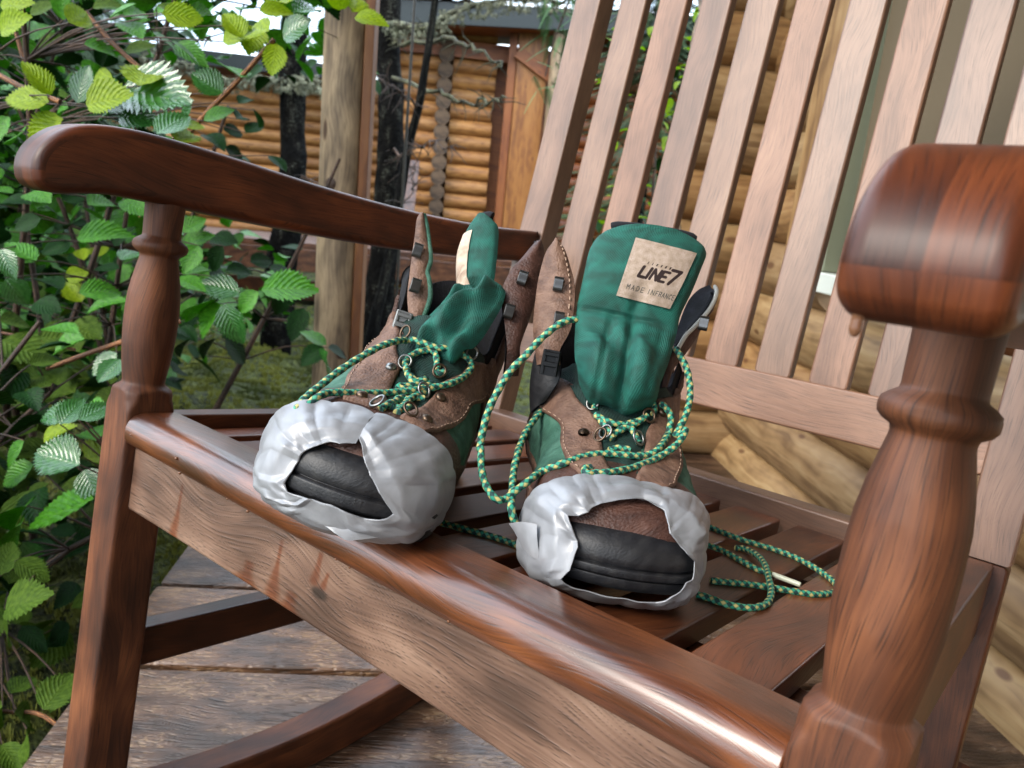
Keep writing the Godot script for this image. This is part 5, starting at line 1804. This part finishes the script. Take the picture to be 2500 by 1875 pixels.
const LACE_B14 := [-.1113,.0045,.0722,-.0944,.0045,.0758,-.0746,.0045,.0793,-.0580,.0045,.0856,-.0417,.0045,.0954,-.0231,.0045,.1012]
const TONGUE_B := [-.0329,.1102,.0297,.0197,.1064,.0394,-.0367,.1166,.0474,.0187,.1146,.0547,-.0404,.1293,.0572,.0184,.1276,.0612,-.0443,.1464,.0413,.0230,.1436,.0449,-.0466,.1649,.0322,.0258,.1623,.0323,-.0465,.1755,.0309,.0271,.1752,.0257,-.0463,.1884,.0264,.0324,.1943,.0200,-.0459,.2059,.0192,.0366,.2114,.0106,-.0443,.2147,.0140,.0389,.2220,.0041,-.0403,.2223,.0088,.0370,.2264,-.0013,-.0323,.2270,.0046,.0284,.2294,-.0031]
const LABEL_B := [-.0151,.2222,.0171,.0303,.2193,.0131,.0174,.1766,.0343,-.0214,.1790,.0368]
const TONGUE_A := [-.0053,.1016,.0161,.0247,.1084,.0335,-.0085,.1065,.0300,.0277,.1153,.0459,-.0109,.1149,.0275,.0336,.1252,.0416,-.0084,.1275,.0223,.0373,.1420,.0330,-.0008,.1394,.0178,.0388,.1565,.0227,.0011,.1488,.0119,.0363,.1666,.0151,-.0000,.1562,-.0007,.0263,.1695,.0065,-.0040,.1650,-.0071,.0237,.1763,.0031,-.0090,.1789,-.0129,.0204,.1896,-.0027,-.0101,.1933,-.0180,.0159,.2043,-.0076,-.0087,.2041,-.0219,.0115,.2122,-.0119,-.0047,.2111,-.0248,.0054,.2145,-.0157]
const LABEL_A := [-.0079,.2042,-.0170,-.0008,.1906,.0037,.0073,.1707,.0067,.0074,.1643,.0072,.0001,.1558,-.0006,-.0038,.1650,-.0061,-.0087,.1788,-.0109,-.0097,.1932,-.0160]
const FLAP_B1 := [-.0669,.1208,.0390,-.0503,.1246,.0474,-.0710,.1326,.0348,-.0528,.1344,.0434,-.0739,.1416,.0319,-.0499,.1438,.0400,-.0758,.1509,.0289,-.0480,.1530,.0368,-.0773,.1657,.0242,-.0493,.1708,.0307,-.0782,.1808,.0195,-.0523,.1831,.0254,-.0775,.1963,.0146,-.0567,.1933,.0195,-.0759,.2044,.0114,-.0630,.2049,.0145,-.0720,.2095,.0085,-.0681,.2097,.0103]
const STRAP_B := [-.0657,.0834,.0262,-.0560,.0968,.0380,-.0682,.0942,.0271,-.0530,.1044,.0419,-.0701,.1061,.0278,-.0499,.1137,.0436,-.0707,.1192,.0283,-.0501,.1242,.0424,-.0702,.1290,.0271,-.0523,.1317,.0406,-.0664,.1320,.0275,-.0577,.1343,.0387]
const FLAP_B2 := [.0231,.1213,.0324,.0266,.1216,.0291,.0237,.1348,.0257,.0300,.1338,.0193,.0274,.1469,.0189,.0376,.1460,.0082,.0319,.1561,.0104,.0442,.1578,-.0018,.0368,.1634,.0031,.0492,.1697,-.0106,.0448,.1736,-.0057,.0533,.1795,-.0171,.0514,.1849,-.0126,.0556,.1879,-.0213,.0546,.1923,-.0177,.0564,.1950,-.0243]
const LINING_B := [.0293,.1494,-.0017,.0294,.1483,.0176,.0312,.1604,-.0183,.0346,.1599,.0088,.0339,.1711,-.0299,.0395,.1655,.0007,.0365,.1809,-.0383,.0488,.1788,-.0097,.0399,.1898,-.0426,.0534,.1886,-.0162,.0456,.1974,-.0440,.0552,.1970,-.0224,.0519,.2017,-.0409,.0543,.2010,-.0299]
const FLAP_A1 := [-.0167,.1129,.0260,-.0123,.1175,.0274,-.0222,.1270,.0253,-.0115,.1304,.0243,-.0279,.1395,.0217,-.0121,.1431,.0203,-.0312,.1514,.0180,-.0172,.1544,.0168,-.0327,.1574,.0166,-.0206,.1601,.0156,-.0355,.1680,.0130,-.0219,.1693,.0119,-.0387,.1819,.0091,-.0276,.1808,.0074,-.0419,.1943,.0053,-.0345,.1936,.0039,-.0415,.2003,.0028,-.0390,.2000,.0017]
const FLAP_A2 := [.0566,.1068,.0183,.0652,.1090,.0045,.0548,.1172,.0217,.0635,.1198,.0098,.0523,.1273,.0251,.0605,.1299,.0142,.0456,.1409,.0194,.0604,.1469,.0079,.0398,.1518,.0140,.0598,.1631,.0016,.0350,.1633,.0084,.0581,.1776,-.0044,.0344,.1718,.0047,.0564,.1887,-.0092,.0359,.1827,-.0013,.0549,.1965,-.0137,.0397,.1929,-.0084,.0528,.2034,-.0182,.0431,.2039,-.0155,.0503,.2079,-.0213,.0451,.2091,-.0201,.0465,.2097,-.0222]
const RIVETS_B := [-0.0360,0.0961,0.0482,-0.6350,0.6765,0.3729,-0.0266,0.0855,0.0773,-0.2483,0.8645,0.4371,0.0248,0.1055,0.0467,0.4122,0.7104,0.5704,-0.0266,0.0855,0.0773,-0.2483,0.8645,0.4371]
const RINGS_B := [-0.0236,0.1042,0.0544,-0.3195,0.7590,0.5673,-0.0475,0.1088,-0.0100,-0.9866,0.0772,0.1436,-0.0125,0.0902,0.0796,-0.0730,0.8712,0.4855,0.0151,0.1037,0.0585,0.1539,0.7838,0.6016,0.0090,0.0904,0.0797,0.0443,0.8708,0.4896,-0.0158,0.0882,0.0827,-0.0990,0.8857,0.4535]
const RIVETS_A := [-0.0120,0.0914,0.0717,-0.0815,0.8481,0.5236,-0.0121,0.0753,0.1221,-0.0566,0.9779,0.2011,0.0268,0.0838,0.0807,0.2368,0.8784,0.4152,0.0289,0.0737,0.1186,0.2260,0.9527,0.2031]
const RINGS_A := [-0.0050,0.0982,0.0674,-0.0218,0.8261,0.5631,0.0183,0.0992,0.0638,0.1803,0.8136,0.5527,-0.0000,0.0770,0.1300,-0.0000,0.9759,0.2181,0.0184,0.0777,0.1227,0.1062,0.9735,0.2025,0.0159,0.0866,0.0859,0.0947,0.9022,0.4209,-0.0152,0.1158,0.0478,-0.2039,0.6753,0.7088,0.0317,0.1155,0.0375,0.6185,0.5898,0.5193]
const HOOKS_B := [-0.0629,0.1795,0.0286,0.0365,-0.0192,0.9991,-0.0580,0.1554,0.0362,0.0282,0.0248,0.9993,0.0468,0.1708,0.0036,-0.1528,-0.0032,0.9883]
const CLAMP_B := [-0.0575,0.1251,0.0509,0.0280,0.0823,0.9962]
const HOOKS_A := [-0.0320,0.1723,0.0154,0.2361,-0.0471,0.9706,-0.0239,0.1476,0.0248,0.2265,-0.0038,0.9740,0.0458,0.1773,0.0035,0.0996,-0.0560,0.9935,0.0451,0.1509,0.0177,0.1036,-0.0097,0.9946]
const CLAMP_A := [-0.0239,0.1192,0.0281,0.2275,0.0473,0.9726]
const TAB_B1 := [-0.0608,0.0391,0.1563,-0.0534,0.0432,0.1613,-0.0450,0.0444,0.1646,-0.0550,0.0335,0.1585,-0.0502,0.0352,0.1641,-0.0431,0.0364,0.1664,-0.0500,0.0274,0.1609,-0.0453,0.0263,0.1658,-0.0394,0.0255,0.1675]
const TAB_B2 := [0.0533,0.0517,0.1324,0.0581,0.0497,0.1282,0.0637,0.0470,0.1211,0.0541,0.0428,0.1354,0.0594,0.0414,0.1312,0.0638,0.0398,0.1250,0.0564,0.0322,0.1385,0.0606,0.0305,0.1344,0.0634,0.0288,0.1294,0.0570,0.0239,0.1425,0.0595,0.0217,0.1396,0.0623,0.0199,0.1355]
const TAB_B3 := [-0.0373,0.0503,0.1593,-0.0310,0.0500,0.1629,-0.0291,0.0510,0.1667,-0.0415,0.0379,0.1530,-0.0302,0.0405,0.1640,-0.0253,0.0419,0.1716,-0.0406,0.0277,0.1542,-0.0273,0.0309,0.1680,-0.0212,0.0324,0.1744,-0.0351,0.0224,0.1605,-0.0238,0.0235,0.1716,-0.0169,0.0246,0.1760]
const TAB_A1 := [-0.0039,0.0132,0.1748,0.0115,0.0151,0.1745,0.0275,0.0195,0.1721,0.0028,0.0111,0.1755,0.0142,0.0112,0.1757,0.0356,0.0206,0.1694,0.0134,0.0102,0.1758,0.0192,0.0089,0.1765,0.0463,0.0189,0.1617]
const TAB_A2 := [0.0049,0.0602,0.1745,0.0101,0.0611,0.1771,0.0191,0.0617,0.1764,0.0135,0.0507,0.1776,0.0216,0.0506,0.1811,0.0326,0.0504,0.1783,0.0243,0.0392,0.1778,0.0336,0.0385,0.1812,0.0433,0.0373,0.1766,0.0347,0.0273,0.1719,0.0414,0.0248,0.1717,0.0479,0.0236,0.1673]
const TAB_A3 := [-0.0680,0.0285,0.1117,-0.0648,0.0279,0.1146,-0.0627,0.0322,0.1161,-0.0598,0.0301,0.1181]
const HOLE_A := [0.016,-96,0.007,-86,0.007,-64,0.011,-48,0.016,-26,0.035,-10,0.035,-2,0.054,2,0.068,2,0.025,14,-0.008,48,0.016,80,0.058,92,0.049,96,0.035,100,-0.026,110,-0.055,-168,-0.031,-114,-0.008,-104]
const HOLE_B := [-0.008,-78,0.025,-62,0.068,-48,0.063,-34,0.068,-22,0.086,-16,0.110,-6,0.129,0,0.143,6,0.138,16,0.129,22,0.096,30,0.072,42,0.072,60,0.086,78,0.124,88,0.129,94,0.105,96,0.085,150,0.080,175,0.070,-160,0.050,-135,0.010,-110]
const LEAVES_TOP := [-0.530,0.736,-0.759,-0.552,0.774,-0.747,0,-0.551,0.729,-0.797,-0.621,0.736,-0.802,0,-0.488,0.729,-0.769,-0.423,0.751,-0.764,0,-0.424,0.765,-0.799,-0.431,0.811,-0.849,0,-0.534,0.708,-0.801,-0.598,0.670,-0.804,0,-0.502,0.834,-0.757,-0.494,0.863,-0.803,0,-0.592,0.811,-0.755,-0.560,0.832,-0.739,0,-0.654,0.866,-0.876,-0.627,0.872,-0.872,0,-0.384,0.864,-0.776,-0.332,0.866,-0.793,0,-0.353,0.690,-0.729,-0.334,0.716,-0.775,0,-0.484,0.775,-0.857,-0.512,0.775,-0.866,0,-0.505,0.730,-0.783,-0.495,0.786,-0.783,2,-0.460,0.761,-0.831,-0.354,0.753,-0.797,2,-0.478,0.727,-0.780,-0.448,0.742,-0.794,2,-0.454,0.717,-0.796,-0.392,0.721,-0.775,2,-0.373,0.696,-0.722,-0.345,0.735,-0.763,2,-0.593,0.733,-0.948,-0.654,0.698,-0.984,1,-0.626,0.878,-1.014,-0.622,0.904,-1.004,1,-0.531,0.878,-0.961,-0.498,0.901,-0.955,1,-0.519,0.893,-0.990,-0.489,0.910,-1.027,1,-0.577,0.838,-0.975,-0.547,0.840,-0.994,1,-0.406,0.844,-0.883,-0.370,0.826,-0.911,1,-0.412,0.879,-0.978,-0.385,0.885,-0.974,1,-0.512,0.877,-0.967,-0.477,0.865,-0.941,1,-0.665,0.708,-0.908,-0.675,0.690,-0.898,1,-0.622,0.686,-0.865,-0.669,0.671,-0.901,1,-0.717,0.833,-1.116,-0.676,0.874,-1.113,4,-0.541,0.844,-1.051,-0.504,0.857,-1.048,4,-0.728,0.896,-1.114,-0.700,0.915,-1.119,4,-0.626,0.922,-1.129,-0.600,0.933,-1.132,4,-0.504,0.933,-1.098,-0.473,0.931,-1.097,4,-0.790,0.824,-1.129,-0.787,0.818,-1.172,4,-0.333,0.777,-0.901,-0.379,0.803,-0.894,2,-0.253,0.879,-0.966,-0.216,0.915,-0.940,2,-0.230,0.916,-0.928,-0.195,0.947,-0.979,2,-0.403,0.759,-0.971,-0.449,0.707,-1.005,2,-0.520,0.753,-0.975,-0.582,0.738,-1.029,2,-0.365,0.732,-0.908,-0.326,0.755,-0.915,1,-0.310,0.807,-0.925,-0.353,0.835,-0.984,1,-0.365,0.903,-0.963,-0.407,0.889,-1.010,1,-0.459,0.865,-1.057,-0.402,0.847,-1.034,1,-0.481,0.873,-0.996,-0.447,0.862,-1.020,1,-0.422,0.918,-1.023,-0.389,0.915,-1.057,1,-0.251,0.870,-0.850,-0.300,0.878,-0.881,0,-0.275,0.904,-0.887,-0.238,0.913,-0.897,0,-0.241,0.854,-0.856,-0.241,0.831,-0.844,0,-0.291,0.857,-0.858,-0.310,0.880,-0.863,0,-0.331,0.853,-0.890,-0.296,0.870,-0.878,0,-0.153,0.918,-0.886,-0.151,0.936,-0.865,0,-0.137,0.926,-0.926,-0.132,0.956,-0.950,0,-0.129,0.911,-0.894,-0.096,0.914,-0.884,0,-0.392,0.718,-0.908,-0.382,0.734,-0.946,0,-0.295,0.888,-0.928,-0.291,0.842,-0.890,0,-0.246,0.932,-0.950,-0.286,0.956,-1.003,0,-0.399,0.795,-1.256,-0.386,0.813,-1.285,3,-0.348,0.779,-1.184,-0.347,0.760,-1.225,3,-0.407,0.766,-1.273,-0.401,0.785,-1.320,3,-0.437,0.743,-1.284,-0.405,0.742,-1.324,3,-0.388,0.740,-1.271,-0.375,0.753,-1.289,3,-0.457,0.726,-1.233,-0.413,0.715,-1.196,3,-0.422,0.707,-1.243,-0.386,0.684,-1.265,3,-0.316,0.696,-1.167,-0.284,0.682,-1.144,3]
const LEAVES_MID := [-0.434,0.521,-1.009,-0.381,0.549,-1.004,1,-0.419,0.473,-0.965,-0.386,0.481,-0.987,1,-0.269,0.463,-0.911,-0.179,0.486,-0.919,1,-0.267,0.464,-0.883,-0.297,0.434,-0.882,1,-0.362,0.432,-0.984,-0.438,0.389,-1.028,1,-0.361,0.420,-0.998,-0.412,0.354,-1.007,1,-0.406,0.473,-0.903,-0.368,0.463,-0.894,1,-0.316,0.450,-0.956,-0.388,0.462,-0.956,2,-0.147,0.372,-0.871,-0.160,0.328,-0.903,2,-0.321,0.440,-0.873,-0.294,0.374,-0.864,2,-0.291,0.484,-1.074,-0.250,0.482,-1.103,3,-0.274,0.441,-1.121,-0.281,0.396,-1.109,3,-0.430,0.521,-1.169,-0.377,0.532,-1.151,3,-0.374,0.521,-1.060,-0.402,0.470,-1.065,3,-0.338,0.489,-1.120,-0.306,0.495,-1.154,3,-0.172,0.353,-1.000,-0.202,0.331,-0.981,3,-0.176,0.337,-1.080,-0.141,0.316,-1.106,3,-0.368,0.346,-1.054,-0.334,0.292,-1.083,3,-0.448,0.327,-1.127,-0.499,0.297,-1.161,3,-0.403,0.329,-1.135,-0.453,0.296,-1.169,3,-0.225,0.413,-1.076,-0.239,0.360,-1.035,3,-0.397,0.464,-1.168,-0.355,0.461,-1.183,3,-0.404,0.460,-1.082,-0.388,0.469,-1.123,3,-0.445,0.364,-1.035,-0.410,0.357,-1.003,3,-0.163,0.365,-0.967,-0.195,0.383,-0.966,1,-0.387,0.526,-0.958,-0.401,0.498,-0.944,1,-0.429,0.545,-0.987,-0.405,0.563,-1.002,1,-0.639,0.481,-0.918,-0.695,0.507,-0.934,1,-0.585,0.519,-0.946,-0.507,0.551,-0.953,1,-0.550,0.440,-0.867,-0.496,0.452,-0.898,1,-0.595,0.381,-0.844,-0.533,0.398,-0.811,1,-0.625,0.320,-0.936,-0.570,0.356,-0.912,1,-0.656,0.589,-0.933,-0.617,0.590,-0.909,1,-0.578,0.388,-0.958,-0.513,0.434,-0.941,1,-0.528,0.590,-0.992,-0.474,0.579,-0.958,1,-0.558,0.580,-0.928,-0.531,0.592,-0.978,1,-0.480,0.500,-0.860,-0.472,0.513,-0.902,2,-0.472,0.342,-0.830,-0.486,0.322,-0.803,2,-0.676,0.451,-0.892,-0.658,0.425,-0.895,2,-0.685,0.497,-0.898,-0.672,0.479,-0.887,2,-0.481,0.351,-0.838,-0.495,0.338,-0.831,2,-0.755,0.346,-1.338,-0.794,0.387,-1.349,0,-0.737,0.445,-1.399,-0.758,0.466,-1.428,0,-0.750,0.439,-1.345,-0.768,0.460,-1.369,0,-0.784,0.398,-1.330,-0.752,0.413,-1.328,0,-0.814,0.555,-1.147,-0.758,0.575,-1.131,3,-0.704,0.541,-1.072,-0.736,0.526,-1.068,3,-0.650,0.502,-1.065,-0.674,0.488,-1.044,3,-0.711,0.572,-1.172,-0.693,0.590,-1.189,3,-0.700,0.513,-1.100,-0.748,0.515,-1.134,3,-0.569,0.460,-1.078,-0.605,0.461,-1.082,3,-0.682,0.436,-1.017,-0.633,0.429,-0.986,3,-0.717,0.383,-1.059,-0.666,0.385,-1.038,3,-0.584,0.499,-1.092,-0.570,0.520,-1.095,3,-0.617,0.550,-1.038,-0.657,0.534,-1.058,3]
const LEAVES_LOW := [-0.707,0.373,-0.925,-0.684,0.363,-0.954,4,-0.705,0.337,-0.919,-0.625,0.326,-0.908,4,-0.615,0.321,-0.835,-0.592,0.329,-0.869,4,-0.614,0.270,-0.893,-0.667,0.281,-0.922,4,-0.691,0.310,-0.891,-0.658,0.294,-0.888,4,-0.702,0.258,-0.906,-0.671,0.275,-0.906,4,-0.619,0.262,-0.858,-0.666,0.246,-0.869,4,-0.605,0.271,-0.902,-0.618,0.303,-0.938,4,-0.492,0.278,-0.710,-0.553,0.280,-0.721,2,-0.446,0.301,-0.622,-0.423,0.317,-0.650,2,-0.443,0.239,-0.612,-0.510,0.251,-0.629,2,-0.469,0.205,-0.683,-0.446,0.176,-0.663,2,-0.571,0.075,-0.699,-0.556,0.046,-0.704,2,-0.485,0.284,-0.650,-0.472,0.313,-0.682,2,-0.480,0.280,-0.705,-0.451,0.317,-0.686,1,-0.554,0.197,-0.711,-0.605,0.163,-0.712,1,-0.446,0.170,-0.659,-0.544,0.123,-0.663,1,-0.546,0.148,-0.670,-0.599,0.113,-0.709,1,-0.548,0.126,-0.659,-0.603,0.077,-0.700,1,-0.557,0.241,-0.693,-0.580,0.211,-0.689,1,-0.463,0.241,-0.712,-0.508,0.239,-0.759,1,-0.463,0.228,-0.672,-0.452,0.229,-0.705,0,-0.529,0.243,-0.692,-0.498,0.269,-0.686,0,-0.531,0.093,-0.603,-0.493,0.074,-0.602,4,-0.492,0.077,-0.503,-0.438,0.117,-0.486,4,-0.512,-0.072,-0.537,-0.506,-0.075,-0.572,4,-0.437,-0.077,-0.549,-0.478,-0.113,-0.569,4,-0.488,-0.075,-0.502,-0.469,-0.114,-0.534,4,-0.465,-0.088,-0.486,-0.475,-0.150,-0.507,4,-0.537,0.008,-0.588,-0.554,-0.044,-0.602,4,-0.500,-0.062,-0.498,-0.516,-0.107,-0.518,4,-0.443,-0.058,-0.486,-0.433,-0.039,-0.505,4,-0.509,-0.129,-0.507,-0.479,-0.136,-0.480,4,-0.545,0.076,-0.591,-0.547,0.101,-0.615,4]
